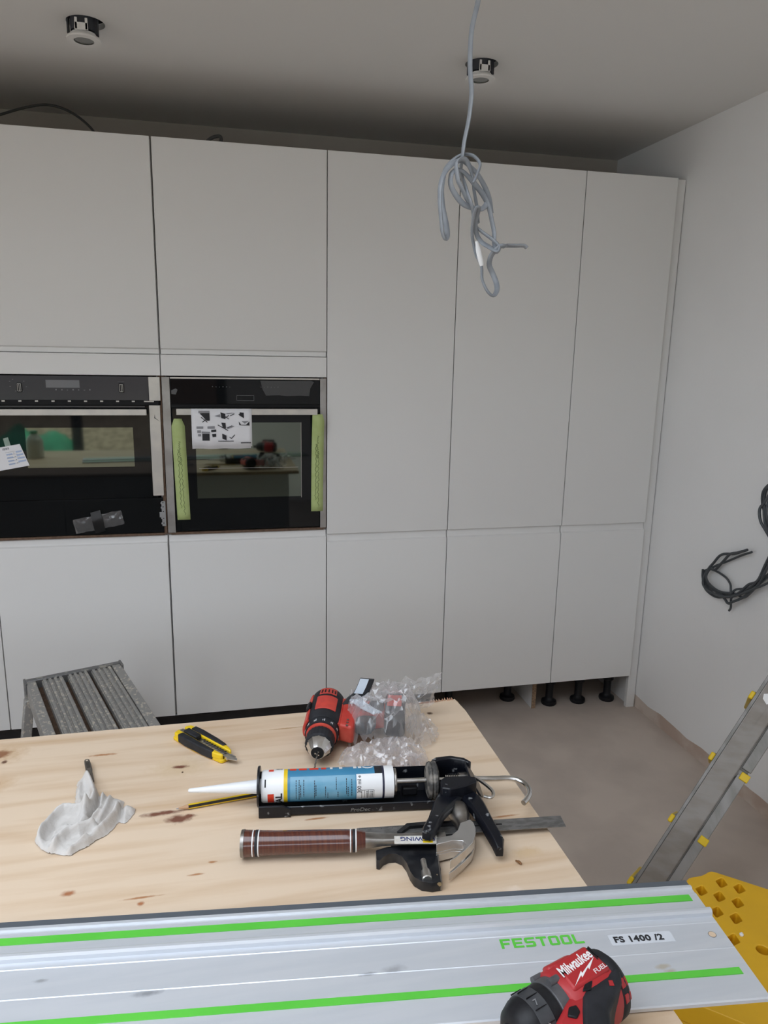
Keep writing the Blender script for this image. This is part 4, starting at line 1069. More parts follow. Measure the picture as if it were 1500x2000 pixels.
# yoke
b = MB()
b.prism([(.5080, -1.7640), (.5180, -1.7580), (.5420, -1.7580), (.5620, -1.7680), (.5700, -1.7820), (.5640, -1.7840), (.5560, -1.7740), (.5400, -1.7660), (.5200, -1.7660), (.5120, -1.7720)], .9060, .9560)
b.prism([(.5080, -1.8150), (.5180, -1.8080), (.5520, -1.8120), (.5640, -1.8180), (.5620, -1.8300), (.5400, -1.8380), (.5150, -1.8420), (.5040, -1.8350)], .9200, .9520)
b.prism([(.5080, -1.7640), (.5640, -1.7700), (.5700, -1.7840), (.5660, -1.8300), (.5060, -1.8300)], .9060, .9130)
b.build('yoke', M_gunk, gun, bevel=.002)
b = MB()
P_ = []
for i in range(56):
    s_ = .289 + .022 * i / 55
    P_.append(GM @ Vector((s_, .0078 * math.cos(i * .9), .0078 * math.sin(i * .9))))
b.tube(P_, .0011, n=6); b.build('spring', M_chrome, gun)
b = MB(); b.lathe([(.310, .0075), (.311, .0100), (.324, .0100), (.325, .0075)], 20, GM); b.build('ratchet_block', M_dsteel, gun)
b = MB(); b.prism([(-.030, .024), (-.006, .0285), (.020, .018), (.026, -.010), (.012, -.022), (-.020, -.020)], -.0016, .0016, Matrix.Translation((.5680, -1.8060, .9340)) @ frame((0, 0, 0), (.55, -.10, .35)) @ Matrix(((0, 0, 1, 0), (-1, 0, 0, 0), (0, 1, 0, 0), (0, 0, 0, 1)))); b.build('release_plate', M_gunk, gun, bevel=.001)
b = MB(); b.tube([(.5690, -1.8000, .9400), (.5800, -1.8230, .9390), (.5850, -1.8400, .9370), (.5800, -1.8480, .9340), (.5700, -1.8420, .9330)], .0026, n=8, smooth=4); b.build('wire_clip', M_chrome, gun)


def channel(b, P, W_, zz, th=.014):
    """curved handle: centre points, widths, heights of its underside"""
    rr = []
    for i, (x, y) in enumerate(P):
        a_ = Vector((*P[max(0, i - 1)], 0)); c_ = Vector((*P[min(len(P) - 1, i + 1)], 0)); t_ = (c_ - a_).normalized(); n_ = Vector((-t_.y, t_.x, 0)) * W_[i] / 2
        p = Vector((x, y, 0)); z = zz[i]
        rr.append([p + n_ + Vector((0, 0, z)), p + n_ * 1.0 + Vector((0, 0, z + th * .7)), p + n_ * .7 + Vector((0, 0, z + th)), p - n_ * .7 + Vector((0, 0, z + th)), p - n_ + Vector((0, 0, z + th * .7)), p - n_ + Vector((0, 0, z))])
    b.rings(rr)


b = MB(); channel(b, [(.5260, -1.8240), (.5120, -1.8400), (.4970, -1.8600), (.4850, -1.8790), (.4760, -1.8950), (.4680, -1.9070), (.4600, -1.9170), (.4545, -1.9245)], [.038, .034, .027, .021, .019, .019, .018, .012], [.922, .924, .928, .9315, .934, .9345, .9340, .9335], .014)
b.build('fixed_handle', M_gunk, gun, bevel=.001)
b = MB(); channel(b, [(.5460, -1.8260), (.5510, -1.8440), (.5530, -1.8650), (.5545, -1.8890), (.5560, -1.9130), (.5575, -1.9330), (.5545, -1.9480)], [.026, .030, .024, .020, .019, .018, .010], [.920, .921, .922, .920, .917, .914, .910], .015)
b.build('trigger', M_gunk, gun, bevel=.001)
GT = GM @ Matrix(((1, 0, 0, .138), (0, 0, -1, -.03175), (0, 1, 0, -.0280), (0, 0, 0, 1)))
text('maker_lettering', 'ProDec', .0085, GT, mat('worn_grey_print', (.20, .20, .19), .7), gun, xs=1.15, shear=.2)

# ---------------------------------------------------------------- pencil
t = thing('pencil', 'yellow and black striped pencil tucked under the caulking gun', 'pencil', (.19, -1.733, .9))
p0, p1 = Vector((.1300, -1.7392, .9046)), Vector((.2950, -1.7190, .9040)); pm = frame(p0, p1 - p0)
Lp = (p1 - p0).length
for k in range(6):
    a0 = k * 60 + 60
    b = MB(); rr = []
    for s in (.0, Lp):
        rr.append([pm @ Vector((s, .0039 * math.cos(math.radians(a0)), .0039 * math.sin(math.radians(a0)))), pm @ Vector((s, .0039 * math.cos(math.radians(a0 + 60)), .0039 * math.sin(math.radians(a0 + 60)))), pm @ Vector((s, 0, 0))])
    b.rings(rr); b.build('facet', mat('pencil_black', (.015, .012, .010), .3) if k % 2 else M_yel2, t, smooth=0)
b = MB(); b.lathe([(-.0145, .0012), (-.004, .0030), (.0002, .0037)], 12, pm); b.build('sharpened_wood', mat('pencil_wood', (.50, .30, .17), .7), t)
b = MB(); b.lathe([(-.0185, .0004), (-.0145, .0012)], 8, pm); b.build('lead', M_grey, t)

# ---------------------------------------------------------------- snap-off knife
K0, K1 = Vector((.1110, -1.5120, .9)), Vector((.1890, -1.6120, .9))
KM = frame(K0, K1 - K0); KL = (K1 - K0).length                      # local x to the nose, local y to the right-hand (far) side
kn = thing('utility_knife', 'yellow and black snap-off utility knife with its blade slightly out', 'knife', (.15, -1.56, .9))
b = MB(); b.prism([(0, -.0185), (.012, -.0190), (KL * .5, -.0195), (KL, -.0125), (KL + .003, -.009), (KL + .003, .009), (KL, .0125), (KL * .5, .0185), (.010, .0180), (0, .0165), (-.003, .006), (-.001, -.006)], .0005, .0070, KM); b.build('body', M_yel2, kn, bevel=.0015)
for sgn in (-1, 1):
    q = [(.000, sgn * .0060), (.004, sgn * .0185), (KL * .5, sgn * .0195), (KL - .012, sgn * .0150), (KL, sgn * .0115), (KL + .002, sgn * .0070), (KL * .5, sgn * .0068)]
    b = MB(); b.prism(q, .006, .0165, KM); b.build('side_rail', M_yel2, kn, bevel=.002)
    q = [(.017, sgn * .0085), (.016, sgn * .0200), (KL * .3, sgn * .0212), (KL * .65, sgn * .0195), (KL - .018, sgn * .0165), (KL - .020, sgn * .0090), (KL * .5, sgn * .0088)]
    b = MB(); b.prism(q, .002, .0182, KM); b.build('rubber_grip', M_rubber, kn, bevel=.0022)
b = MB(); b.prism([(.012, -.0055), (KL + .012, -.0055), (KL + .026, .0015), (KL + .022, .0055), (.012, .0055)], .0095, .0106, KM); bl_ = b.build('blade', mat('blade_steel', (.62, .62, .62), .3, 1.0), kn)
b = MB()
for i in range(8):
    s_ = .060 + i * .0085
    b.prism([(s_, -.0055), (s_ + .0007, -.0055), (s_ + .0042, .0055), (s_ + .0035, .0055)], .0106, .0108, KM)
b.build('snap_lines', M_dark, bl_, smooth=0)
b = MB(); b.box(.050, KL + .018, .0048, .0065, .0075, .0125, KM); b.box(.050, KL + .010, -.0065, -.0050, .0075, .0125, KM)
b.build('blade_channel', M_chrome, kn)
b = MB()
for i in range(9):
    s_ = .058 + i * .0072; b.prism([(s_, .0040), (s_ + .0036, .0068), (s_ + .0060, .0040)], .0120, .0132, KM)
b.build('ratchet_teeth', M_dark, kn, smooth=0)
b = MB(); b.box(.014, .050, -.0062, .0066, .0105, .0195, KM); b.build('slider', M_rubber, kn, bevel=.002)
b = MB(); b.box(-.003, .014, -.0055, .0055, .008, .0120, KM); b.build('lock_spring', M_dsteel, kn, bevel=.001)

# ---------------------------------------------------------------- rag and small tool
RO = [(-.0802, -1.7756), (-.0813, -1.7641), (-.0749, -1.7489), (-.0686, -1.7314), (-.0635, -1.7166), (-.0524, -1.7116), (-.0376, -1.7145), (-.0333, -1.7099), (-.0401, -1.6938), (-.0441, -1.6663), (-.047, -1.6336), (-.0424, -1.6221), (-.0348, -1.6142), (-.0261, -1.6273), (-.0154, -1.6561), (-.0059, -1.6854), (-.001, -1.6826), (.0102, -1.6867), (.0216, -1.6928), (.0313, -1.7004), (.0318, -1.7173), (.0416, -1.7211), (.0512, -1.723), (.0512, -1.7339), (.0453, -1.747), (.0394, -1.758), (.0295, -1.7509), (.0244, -1.767), (.0163, -1.7803), (.0039, -1.7892), (-.0058, -1.8016), (-.0179, -1.8085), (-.0249, -1.8171), (-.0356, -1.8141), (-.0458, -1.809), (-.0555, -1.807), (-.0671, -1.7955)]
M_rag = mat('crumpled_white_cloth', (.60, .575, .55), .95, col2=(.45, .40, .36), scale=38, lo=.52, hi=.80, bump=.2, bscale=300)
rf = ridged(45, 40, 2.0, 1.7)
rag = blob(RO, .008, .005, .0017, .9003, lambda x, y: .5 + .5 * rf(x, y), [
    ([(-.0315, -1.626), (-.0177, -1.6675), (-.0092, -1.7038), (-.0127, -1.7287), (-.0187, -1.7416)], .0060, .022), ([(-.0431, -1.6424), (-.0385, -1.6828), (-.0291, -1.7146)], .0050, .010),
    ([(.0312, -1.7099), (.0242, -1.7466), (.0083, -1.7776), (-.0071, -1.8035), (-.023, -1.8203)], .0055, .016), ([(-.0181, -1.7329), (-.0496, -1.7249), (-.062, -1.733), (-.0726, -1.7581), (-.0769, -1.7784), (-.0702, -1.797), (-.0553, -1.8107)], .0045, .020),
    ([(-.0638, -1.773), (-.0542, -1.7534), (-.0389, -1.7514), (-.0255, -1.7608)], .0060, -.010), ([(-.028, -1.7637), (-.0147, -1.7545), (.0009, -1.7385), (.0015, -1.6983)], .0040, .014), ([(-.054, -1.8125), (-.0468, -1.7924), (-.034, -1.7789), (-.0192, -1.7753), (-.0027, -1.7687)], .0050, .018),
    ([(.0117, -1.6966), (.0098, -1.7295), (.0039, -1.7599)], .0035, .010), ([(-.0343, -1.8195), (-.0216, -1.8068), (-.0091, -1.7904)], .0035, .010), ([(-.005, -1.6971), (-.0022, -1.7307), (-.0115, -1.75)], .0030, -.016), ([(-.0533, -1.7973), (-.04, -1.7777), (-.0201, -1.7702)], .0028, -.010),
    ([(.0354, -1.7292), (.0513, -1.7323)], .0060, .007), ([(.0327, -1.7102), (.0321, -1.7267), (.0315, -1.7568)], .0030, -.014), ([(-.0572, -1.7678), (-.0471, -1.7598), (-.033, -1.7627)], .0022, .008)])
ro = tag(rag.build('cleaning_rag', M_rag, loc=(-.02, -1.73, .9), smooth=180), 'crumpled dirty white rag on the plywood at the left', 'rag')
ro.modifiers.new('s', 'SMOOTH').iterations = 2
t = thing('scraper', 'small dark metal tool handle with a hole, poking out of the rag', 'tool', (-.035, -1.60, .9))
sm = frame((-.0415, -1.5770, .9080), Vector((-.0245, -1.640, .9075)) - Vector((-.0415, -1.5770, .9080)))
b = MB(); b.prism([(0, -.0015), (.002, -.0036), (.006, -.0044), (.034, -.0050), (.040, -.0040), (.07, -.0038), (.07, .0038), (.040, .0040), (.034, .0050), (.006, .0044), (.002, .0036), (0, .0015)], -.0035, .0015, sm); b.build('handle', mat('tarnished_metal', (.16, .14, .12), .5, .6), t, bevel=.0008)
b = MB(); b.lathe([(0, .0019), (.0004, .0019)], 14, frame(sm @ Vector((.0055, 0, .0015)), (0, 0, 1))); b.build('hanging_hole', mat('pale_hole', (.5, .42, .33), .8), t)
b = MB(); b.box(.012, .030, -.0028, .0028, .0014, .0022, sm); b.build('raised_web', mat('darker_metal', (.09, .08, .07), .5, .6), t, bevel=.0004)

# ---------------------------------------------------------------- drill driver (rear)
D0, D1 = Vector((.3385, -1.668, .9305)), Vector((.3830, -1.505, .9420))
DM = frame(D0, D1 - D0)
dr = thing('drill_driver', 'red and black drill driver at the back of the board, chuck facing forward', 'drill', (.37, -1.58, .9))
M_red2 = mat('worn_red_plastic', (.50, .035, .025), .42, col2=(.60, .09, .06), scale=30)
b = MB(); b.lathe([(.0, .0105), (.0, .0120), (.002, .0135), (.017, .0215), (.019, .0222)], 12, DM); b.build('chuck_nose', M_chrome, dr, smooth=20)
b = MB(); b.lathe([(-.0008, .0), (-.0008, .0110), (.002, .0112)], 24, DM, cap=False); b.build('chuck_jaws', M_dark, dr)
b = MB()
for k in range(3):
    a = k * 2.094; b.box(-.002, 0, -.0012 + .0035 * math.cos(a), .0012 + .0035 * math.cos(a), -.0012 + .0035 * math.sin(a), .0012 + .0035 * math.sin(a), DM)
b.build('jaw_tips', M_chrome, dr, smooth=0)
prf = [(.019, .0222), (.021, .0245)]
rr = []
for s, r in ((.0185, .0222), (.022, .0242), (.040, .0248), (.043, .0240)):
    rr.append([DM @ Vector((s, (r + (.0007 if i % 2 else 0)) * math.cos(2 * PI * i / 48), (r + (.0007 if i % 2 else 0)) * math.sin(2 * PI * i / 48))) for i in range(48)])
b = MB(); b.rings(rr); b.build('chuck_sleeve', M_rubber, dr, smooth=25)
b = MB(); b.lathe([(.043, .0235), (.0435, .0262), (.0490, .0270), (.0495, .025)], 36, DM); b.build('red_ring', M_red2, dr)
b = MB(); b.lathe([(.0495, .026), (.0500, .0290), (.0640, .0300), (.0650, .028)], 40, DM); tr = b.build('clutch_ring', M_rubber, dr)
b = MB()
for k in range(12):
    a = k * 30 + 8
    for dx, w_ in ((-4, 2.0), (1.5, 2.4)):
        b.sector(.0530, .0570 + (.002 if dx > 0 else 0), .0294, .0297, a + dx, a + dx + w_, 2, DM, 1)
b.build('clutch_numbers', M_white, tr, smooth=0)
b = MB(); b.rings([[DM @ Vector((s, r * 1.0 * math.cos(2 * PI * i / 40), r * kz * math.sin(2 * PI * i / 40))) for i in range(40)] for s, r, kz in ((.0650, .0300, 1), (.070, .0325, 1), (.10, .0335, 1), (.14, .0335, 1), (.158, .0315, 1), (.168, .0270, 1), (.172, .018, 1))]); b.build('motor_housing', M_rubber, dr)
b = MB(); b.sector(.086, .128, .0325, .0350, 62, 128, 8, DM, 3, taper=(.0325, .0350)); b.build('side_plate', mat('bright_red_plate', (.62, .06, .04), .5, col2=(.52, .05, .04), scale=60), dr, bevel=.0008)
b = MB(); b.sector(.136, .158, .0325, .0346, 66, 122, 8, DM, 2, taper=(.0300, .0325)); vp = b.build('vent_panel', M_red2, dr, bevel=.0006)
b = MB()
for a in (72, 82, 93, 104, 114):
    b.sector(.139, .151, .0335, .0350, a, a + 4, 2, DM, 1, taper=(.0315, .0338))
b.build('vent_slots', M_dark, vp, smooth=0)
b = MB(); b.sector(.066, .150, .030, .0348, 150, 215, 8, DM, 3); b.build('red_flank', M_red2, dr, bevel=.001)
b = MB(); b.sector(.064, .150, .030, .0352, -20, 40, 8, DM, 3); b.build('red_flank', M_red2, dr, bevel=.001)
b = MB(); b.prism([(.064, -.028), (.056, -.050), (.058, -.056), (.095, -.058), (.1050, -.072), (.104, -.088), (.108, -.110), (.152, -.110), (.146, -.085), (.150, -.060), (.155, -.030)], -.0185, .0165, DM); b.build('grip_housing', M_red2, dr, bevel=.005, seg=3)
b = MB(); b.prism([(.076, -.057), (.072, -.070), (.078, -.086), (.104, -.094), (.106, -.058)], -.0125, .0115, DM); b.build('trigger', M_blackp, dr, bevel=.004)
b = MB(); b.prism([(.108, -.068), (.106, -.090), (.110, -.107), (.150, -.107), (.146, -.080)], -.0205, .0180, DM); b.build('rubber_grip', M_rubber, dr, bevel=.004)
b = MB(); b.sector(.098, .118, .034, .0395, 28, 44, 4, DM, 1); b.build('direction_switch', M_blackp, dr, bevel=.0015)
b = MB()
for q in (.0600, .0690, .0775):
    b.lathe([(0, .0022), (.0012, .0022)], 12, frame(DM @ Vector((q, -.044, .0166)), (0, 0, 1)))
b.build('screw_heads', M_dsteel, dr)
b = MB(); b.prism([(.094, -.108), (.092, -.145), (.160, -.145), (.160, -.108)], -.026, .027, DM); bt = b.build('battery', M_rubber, dr, bevel=.006)
b = MB(); b.prism([(.112, -.112), (.112, -.138), (.150, -.138), (.150, -.112)], .0270, .0274, DM); b.build('battery_label', M_red2, bt, smooth=0)
b = MB(); P_ = [DM @ Vector((-.0, 0, 0)), DM @ Vector((-.020, 0, 0)), Vector((.3255, -1.7180, .9235))]
b.tube([P_[0] + (P_[2] - P_[0]) * i / 24 + Vector((.0006 * math.cos(i * 1.6), 0, .0006 * math.sin(i * 1.6))) for i in range(25)], .0013, n=6); b.build('drill_bit', M_dsteel, dr)

# ---------------------------------------------------------------- strap clips and clear wrap over the battery
M_clip = mat('black_clip_plastic', (.012, .013, .016), .35)
M_pale = mat('pale_blue_backing', (.62, .70, .78), .5)


def clip(label, P, wv, th, pale_n):
    """bent strap: path points, width vector"""
    t = thing('strap_clip', label, 'clip', Vector(P[0]))
    wv = Vector(wv); Q = [Vector(p) for p in P]
    b = MB(); rr = []
    for i, p in enumerate(Q):
        t_ = (Q[min(i + 1, len(Q) - 1)] - Q[max(0, i - 1)]).normalized(); n_ = t_.cross(wv).normalized() * th
        rr.append([p - wv / 2, p + wv / 2, p + wv / 2 + n_, p - wv / 2 + n_])
    b.rings(rr); b.build('strap', M_clip, t, bevel=.0008)
    b = MB(); rr = []
    for i in range(pale_n + 1):
        p = Q[i]; t_ = (Q[min(i + 1, len(Q) - 1)] - Q[max(0, i - 1)]).normalized(); n_ = t_.cross(wv).normalized()
        rr.append([p - wv * .5 + n_ * (th + .0008), p + wv * .10 + n_ * (th + .0008), p + wv * .10 + n_ * (th + .0001), p - wv * .5 + n_ * (th + .0001)])
    b.rings(rr); b.build('pale_backing', M_pale, t, smooth=0)


clip('upright black clip with pale blue face above the wrapped battery', [(.4480, -1.545, 1.0000), (.4420, -1.546, .9850), (.4360, -1.546, .9720), (.4240, -1.547, .9640), (.4110, -1.550, .9500)], (.026, -.004, -.003), .006, 2)
clip('small black clip with pale blue end at the right of the clear wrap', [(.4930, -1.557, .9600), (.5060, -1.555, .9630), (.5150, -1.556, .9580), (.5090, -1.560, .9440), (.4960, -1.562, .9320), (.4840, -1.566, .9220)], (.004, .008, .012), .006, 1)
tag(MB().prism([(.4130, -1.555), (.4280, -1.540), (.4500, -1.592), (.4620, -1.612), (.4440, -1.612), (.4300, -1.592)], .9625, .9645).build('backing_strip', M_pale, loc=(.44, -1.56, .9625)), 'pale blue backing strip lying on the wrapped drill battery', 'strip')

wr = thing('clear_wrap', 'crumpled clear plastic wrap heaped around the drill battery', 'plastic wrap', (.46, -1.6, .9))
M_film = clear_film('clear_crumpled_film', .24, tint=(.95, .95, .96), rough=.16)
M_film2 = clear_film('clear_crumpled_film_dense', .30, tint=(.97, .96, .97), rough=.2)


def crumple(poly, H, soft, step, z, amp, seed, top=1.0):
    """faceted film: a jittered triangulated height field with sharp folds"""
    rnd = random.Random(seed); b = MB(); vs = {}
    x0, x1 = min(q[0] for q in poly), max(q[0] for q in poly); y0, y1 = min(q[1] for q in poly), max(q[1] for q in poly)
    nx, ny = int((x1 - x0) / step) + 2, int((y1 - y0) / step) + 2
    for i in range(nx + 1):
        for j in range(ny + 1):
            p = (x0 + (i + rnd.uniform(-.35, .35)) * step, y0 + (j + rnd.uniform(-.35, .35)) * step)
            if not inside(p, poly): continue
            d = min(seg_d(p, poly[k], poly[(k + 1) % len(poly)]) for k in range(len(poly)))
            rise = 1 - math.exp(-d / soft)
            f = noise.noise(Vector((p[0] * 38 + seed, p[1] * 30, seed))); g_ = noise.noise(Vector((p[0] * 95, p[1] * 70 + seed, 2.0)))
            vs[i, j] = b.v((p[0], p[1], z + max(.0008, rise * (H * top + amp * (1.2 - 4.2 * abs(f)) + amp * .8 * (.4 - abs(g_) * 2)) + rnd.uniform(0, .22) * amp)))
    for i in range(nx):
        for j in range(ny):
            q = [vs.get(k) for k in ((i, j), (i + 1, j), (i + 1, j + 1), (i, j + 1))]
            if None not in q:
                if (i + j) % 2: b.f([q[0], q[1], q[2]]); b.f([q[0], q[2], q[3]])
                else: b.f([q[0], q[1], q[3]]); b.f([q[1], q[2], q[3]])
            elif q.count(None) == 1:
                b.f([x for x in q if x])
    return b


WO = [(.372, -1.662), (.380, -1.642), (.395, -1.628), (.425, -1.622), (.455, -1.618), (.490, -1.610), (.520, -1.635), (.532, -1.668), (.526, -1.705), (.510, -1.722), (.497, -1.744), (.478, -1.724), (.455, -1.733), (.430, -1.722), (.405, -1.712), (.388, -1.688)]
crumple(WO, .020, .010, .0042, .9003, .011, 3).build('film_front', M_film2, wr, smooth=14)
crumple([(q[0] * .9 + .046, q[1] * .9 - .167) for q in WO], .012, .010, .0050, .9003, .009, 5).build('film_front_fold', M_film, wr, smooth=14)
WO2 = [(.402, -1.625), (.396, -1.575), (.402, -1.525), (.435, -1.492), (.495, -1.490), (.540, -1.500), (.556, -1.540), (.548, -1.590), (.530, -1.630), (.490, -1.648), (.440, -1.642)]
crumple(WO2, .074, .010, .0052, .9003, .010, 8).build('film_over_battery', M_film, wr, smooth=14)
WO3 = [(.520, -1.545), (.545, -1.530), (.570, -1.545), (.580, -1.580), (.570, -1.612), (.548, -1.640), (.525, -1.645), (.515, -1.600)]
crumple(WO3, .016, .008, .0045, .9003, .010, 11).build('film_side', M_film, wr, smooth=14)
b = MB(); rnd = random.Random(4); vv = []
for i in range(22):
    u = i / 21; row = []
    for j in range(13):
        v_ = j / 12
        x = .455 + .130 * u + .010 * v_ + rnd.uniform(-.002, .002)
        y = -1.507 + .014 * math.sin(u * 5) - .02 * v_ + .030 * (abs(noise.noise(Vector((u * 6.5, v_ * 4.5, 7)))) - .3) + rnd.uniform(-.0015, .0015)
        top = .957 + .042 * u ** 1.2 + .008 * noise.noise(Vector((u * 9, 3, 0)))
        base = .925 - .016 * u + .014 * max(0, u - .75) / .25
        row.append(b.v((x, y, base + (top - base) * v_)))
    vv.append(row)
for a_, c_ in zip(vv, vv[1:]):
    for k in range(12):
        b.f([a_[k], c_[k], c_[k + 1]]); b.f([a_[k], c_[k + 1], a_[k + 1]])
b.build('film_flap', M_film, wr, smooth=14)

# ---------------------------------------------------------------- compact drill driver (front, on the rail)
I0 = Vector((0.4500, -2.2381, .9440)); I1 = Vector((0.5941, -2.1924, .9440))
IM = frame(I0, I1 - I0)
im = thing('impact_driver', 'red and black cordless driver lying on the guide rail at lower right', 'drill', (.53, -2.2, .906))
M_redm = mat('matte_red_plastic', (.44, .020, .024), .45, col2=(.40, .022, .026), scale=30)
M_gun = mat('gunmetal_casting', (.10, .10, .108), .42, .4, col2=(.13, .13, .14), scale=80)
b = MB(); b.lathe([(-.020, .006), (-.020, .0085), (-.006, .0090), (-.004, .012), (.001, .0135), (.002, .012)], 28, IM); b.build('bit_holder', M_blackp, im)
b = MB(); b.lathe([(0, .012), (.001, .0175), (.006, .0235), (.016, .0282), (.020, .0290)], 44, IM); b.build('nose_cone', M_blackp, im)
b = MB(); b.lathe([(.020, .0285), (.0205, .0296), (.036, .0312), (.0365, .030)], 44, IM); cl = b.build('torque_ring', mat('charcoal_ring', (.040, .042, .047), .45, col2=(.055, .057, .062), scale=60), im)
b = MB()
for k in range(-4, 5):
    a = 80 + k * 26
    b.sector(.0215, .0350, .0300, .0316, a, a + .9, 1, IM, 1, taper=(.0312, .0318))
b.build('ring_marks', M_blackp, cl, smooth=0)
TQ = IM @ Matrix.Rotation(math.radians(48), 4, 'X') @ Matrix.Translation((.0245, -.0035, .0311)) @ Matrix.Rotation(math.radians(0), 4, 'Z')
text('ring_number', '8', .0100, TQ, mat('pale_print', (.55, .56, .58), .5), cl, bold=.0001)
TQ = IM @ Matrix.Rotation(math.radians(4), 4, 'X') @ Matrix.Translation((.0245, -.0035, .0311))
text('ring_number', '7', .0090, TQ, M_mark, cl, bold=.0001)
b = MB(); b.lathe([(.0365, .0300), (.037, .0305), (.047, .0312), (.0475, .030)], 40, IM); b.build('black_collar', M_blackp, im)
b = MB(); b.rings([[IM @ Vector((s, r * math.cos(2 * PI * i / 40), r * math.sin(2 * PI * i / 40))) for i in range(40)] for s, r in ((.0475, .0300), (.049, .0318), (.070, .0325))]); b.build('gear_case', M_gun, im)
b = MB()
for a in (28, 78, 152):
    ar = math.radians(a); c_ = IM @ Vector((.056, .0325 * math.cos(ar), .0325 * math.sin(ar)))
    b.lathe([(0, .0042), (.012, .0042), (.0125, .0030)], 14, frame(c_ - IM.to_3x3() @ Vector((.004, 0, 0)), IM.to_3x3() @ Vector((1, 0, 0))))
b.build('case_screws', M_gun, im)
# motor housing: slightly boxy section
rr = []
for s, r, e in ((.060, .0325, 1), (.063, .0345, .9), (.086, .0355, .85), (.110, .0350, .85), (.1190, .0335, .85)):
    rr.append([IM @ Vector((s, r * math.copysign(abs(math.cos(2 * PI * i / 44)) ** e, math.cos(2 * PI * i / 44)), r * math.copysign(abs(math.sin(2 * PI * i / 44)) ** e, math.sin(2 * PI * i / 44)))) for i in range(44)])
b = MB(); b.rings(rr); b.build('motor_housing', M_redm, im, smooth=50)
b = MB(); b.lathe([(.1185, .0335), (.121, .0345), (.129, .0335), (.135, .0280), (.137, .018)], 40, IM); rc = b.build('rear_cap', M_rubber, im)
b = MB()
for a in (-6, 22, 128, 152):
    b.sector(.1215, .1320, .0325, .0352, a, a + 15, 5, IM, 2, taper=(.0295, .0325))
b.build('vent_ribs', M_redm, rc, bevel=.0006)
b = MB(); b.box(.066, .100, -.007, .007, .029, .0385, IM @ Matrix.Rotation(math.radians(-48), 4, 'X')); b.build('top_rib', M_redm, im, bevel=.003)
# flat side carrying the logo
b = MB(); b.prism([(.070, .020), (.116, .022), (.1185, -.013), (.066, -.014)], .030, .0362, IM); b.build('logo_flat', M_redm, im, bevel=.003)
LMx = IM @ Matrix.Translation((.0665, .0015, .0364))
text('logo_lettering', 'Milwaukee', .0165, LMx @ Matrix.Rotation(math.radians(6), 4, 'Z'), mat('white_logo', (.86, .84, .84), .5), im, bold=.00035, xs=.66, shear=.25)
b = MB(); b.prism([(.0690, -.0120), (.0880, -.0010), (.0872, -.0038), (.1130, .0055), (.0970, -.0040), (.0978, -.0012), (.0835, -.0078), (.0843, -.0052)], .0362, .0366, IM); b.build('lightning_bolt', mat('white_bolt', (.86, .84, .84), .5), im, smooth=0)
text('model_lettering', 'FUEL', .0072, IM @ Matrix.Translation((.0985, -.0112, .0364)) @ Matrix.Rotation(math.radians(4), 4, 'Z'), mat('white_small_print', (.80, .74, .74), .5), im, xs=1.15, shear=.2, bold=.00008)
b = MB(); b.box(.1135, .1150, .001, .017, .0355, .0366, IM); b.box(.1165, .1180, .004, .018, .0335, .0366, IM); b.build('side_vents', M_dark, im, smooth=0)
# grip
b = MB(); b.prism([(.062, -.010), (.046, -.019), (.030, -.026), (.022, -.050), (.024, -.075), (.034, -.090), (.036, -.136), (.060, -.138), (.070, -.090), (.073, -.055), (.088, -.040), (.112, -.018)], -.020, .0295, IM); b.build('grip_housing', M_redm, im, bevel=.006, seg=3)
b = MB(); b.prism([(.0480, -.0430), (.0600, -.0310), (.0719, -.0194), (.0821, -.0125), (.0943, -.0134), (.1190, -.0100), (.1290, -.0060), (.1290, -.0170), (.1210, -.0260), (.1100, -.0325), (.0960, -.0385), (.0830, -.0450), (.0740, -.0560), (.0720, -.0900), (.0640, -.1390), (.0440, -.1370), (.0480, -.0900)], -.022, .0320, IM); b.build('rubber_grip', M_rubber, im, bevel=.005, seg=3)
b = MB(); b.prism([(.0425, -.0295), (.0510, -.0225), (.0590, -.0245), (.0575, -.0315), (.0490, -.0355)], .0290, .0318, IM); b.build('direction_switch', M_blackp, im, bevel=.0016)
b = MB(); b.prism([(.0740, -.0175), (.0850, -.0105), (.0925, -.0135), (.0825, -.0205)], .0318, .0340, IM); b.build('grip_badge', M_blackp, im, bevel=.001)
b = MB(); b.prism([(.1035, -.0255), (.1070, -.0205), (.1105, -.0225), (.1075, -.0280)], .0315, .0326, IM); b.build('grip_accent', M_redm, im, smooth=0)
b = MB(); b.prism([(.005, -.136), (.005, -.175), (.085, -.175), (.085, -.136)], -.028, .030, IM); b.build('battery', M_rubber, im, bevel=.006)
b = MB(); b.prism([(.026, -.046), (.012, -.062), (.014, -.082), (.036, -.096), (.040, -.060)], -.011, .014, IM); b.build('trigger', M_blackp, im, bevel=.004)

# ---------------------------------------------------------------- milk bottle standing out of frame, mirrored in the oven
t = thing('milk_bottle', 'half full plastic milk bottle with green cap, mirrored in the leftmost oven', 'bottle', (-.92, -2.14, .9))
BM_ = frame((-.92, -2.14, .9), (0, 0, 1))
b = MB(); b.lathe([(0, .044), (.004, .051), (.085, .050), (.11, .049), (.130, .038), (.146, .022), (.156, .020)], 28, BM_); b.build('bottle_body', mat('milky_plastic', (.62, .63, .58), .35, col2=(.55, .56, .50), scale=4), t)
b = MB(); b.lathe([(.153, .022), (.168, .022), (.170, .020)], 24, BM_); b.build('cap', mat('green_cap', (.02, .33, .16), .4), t)

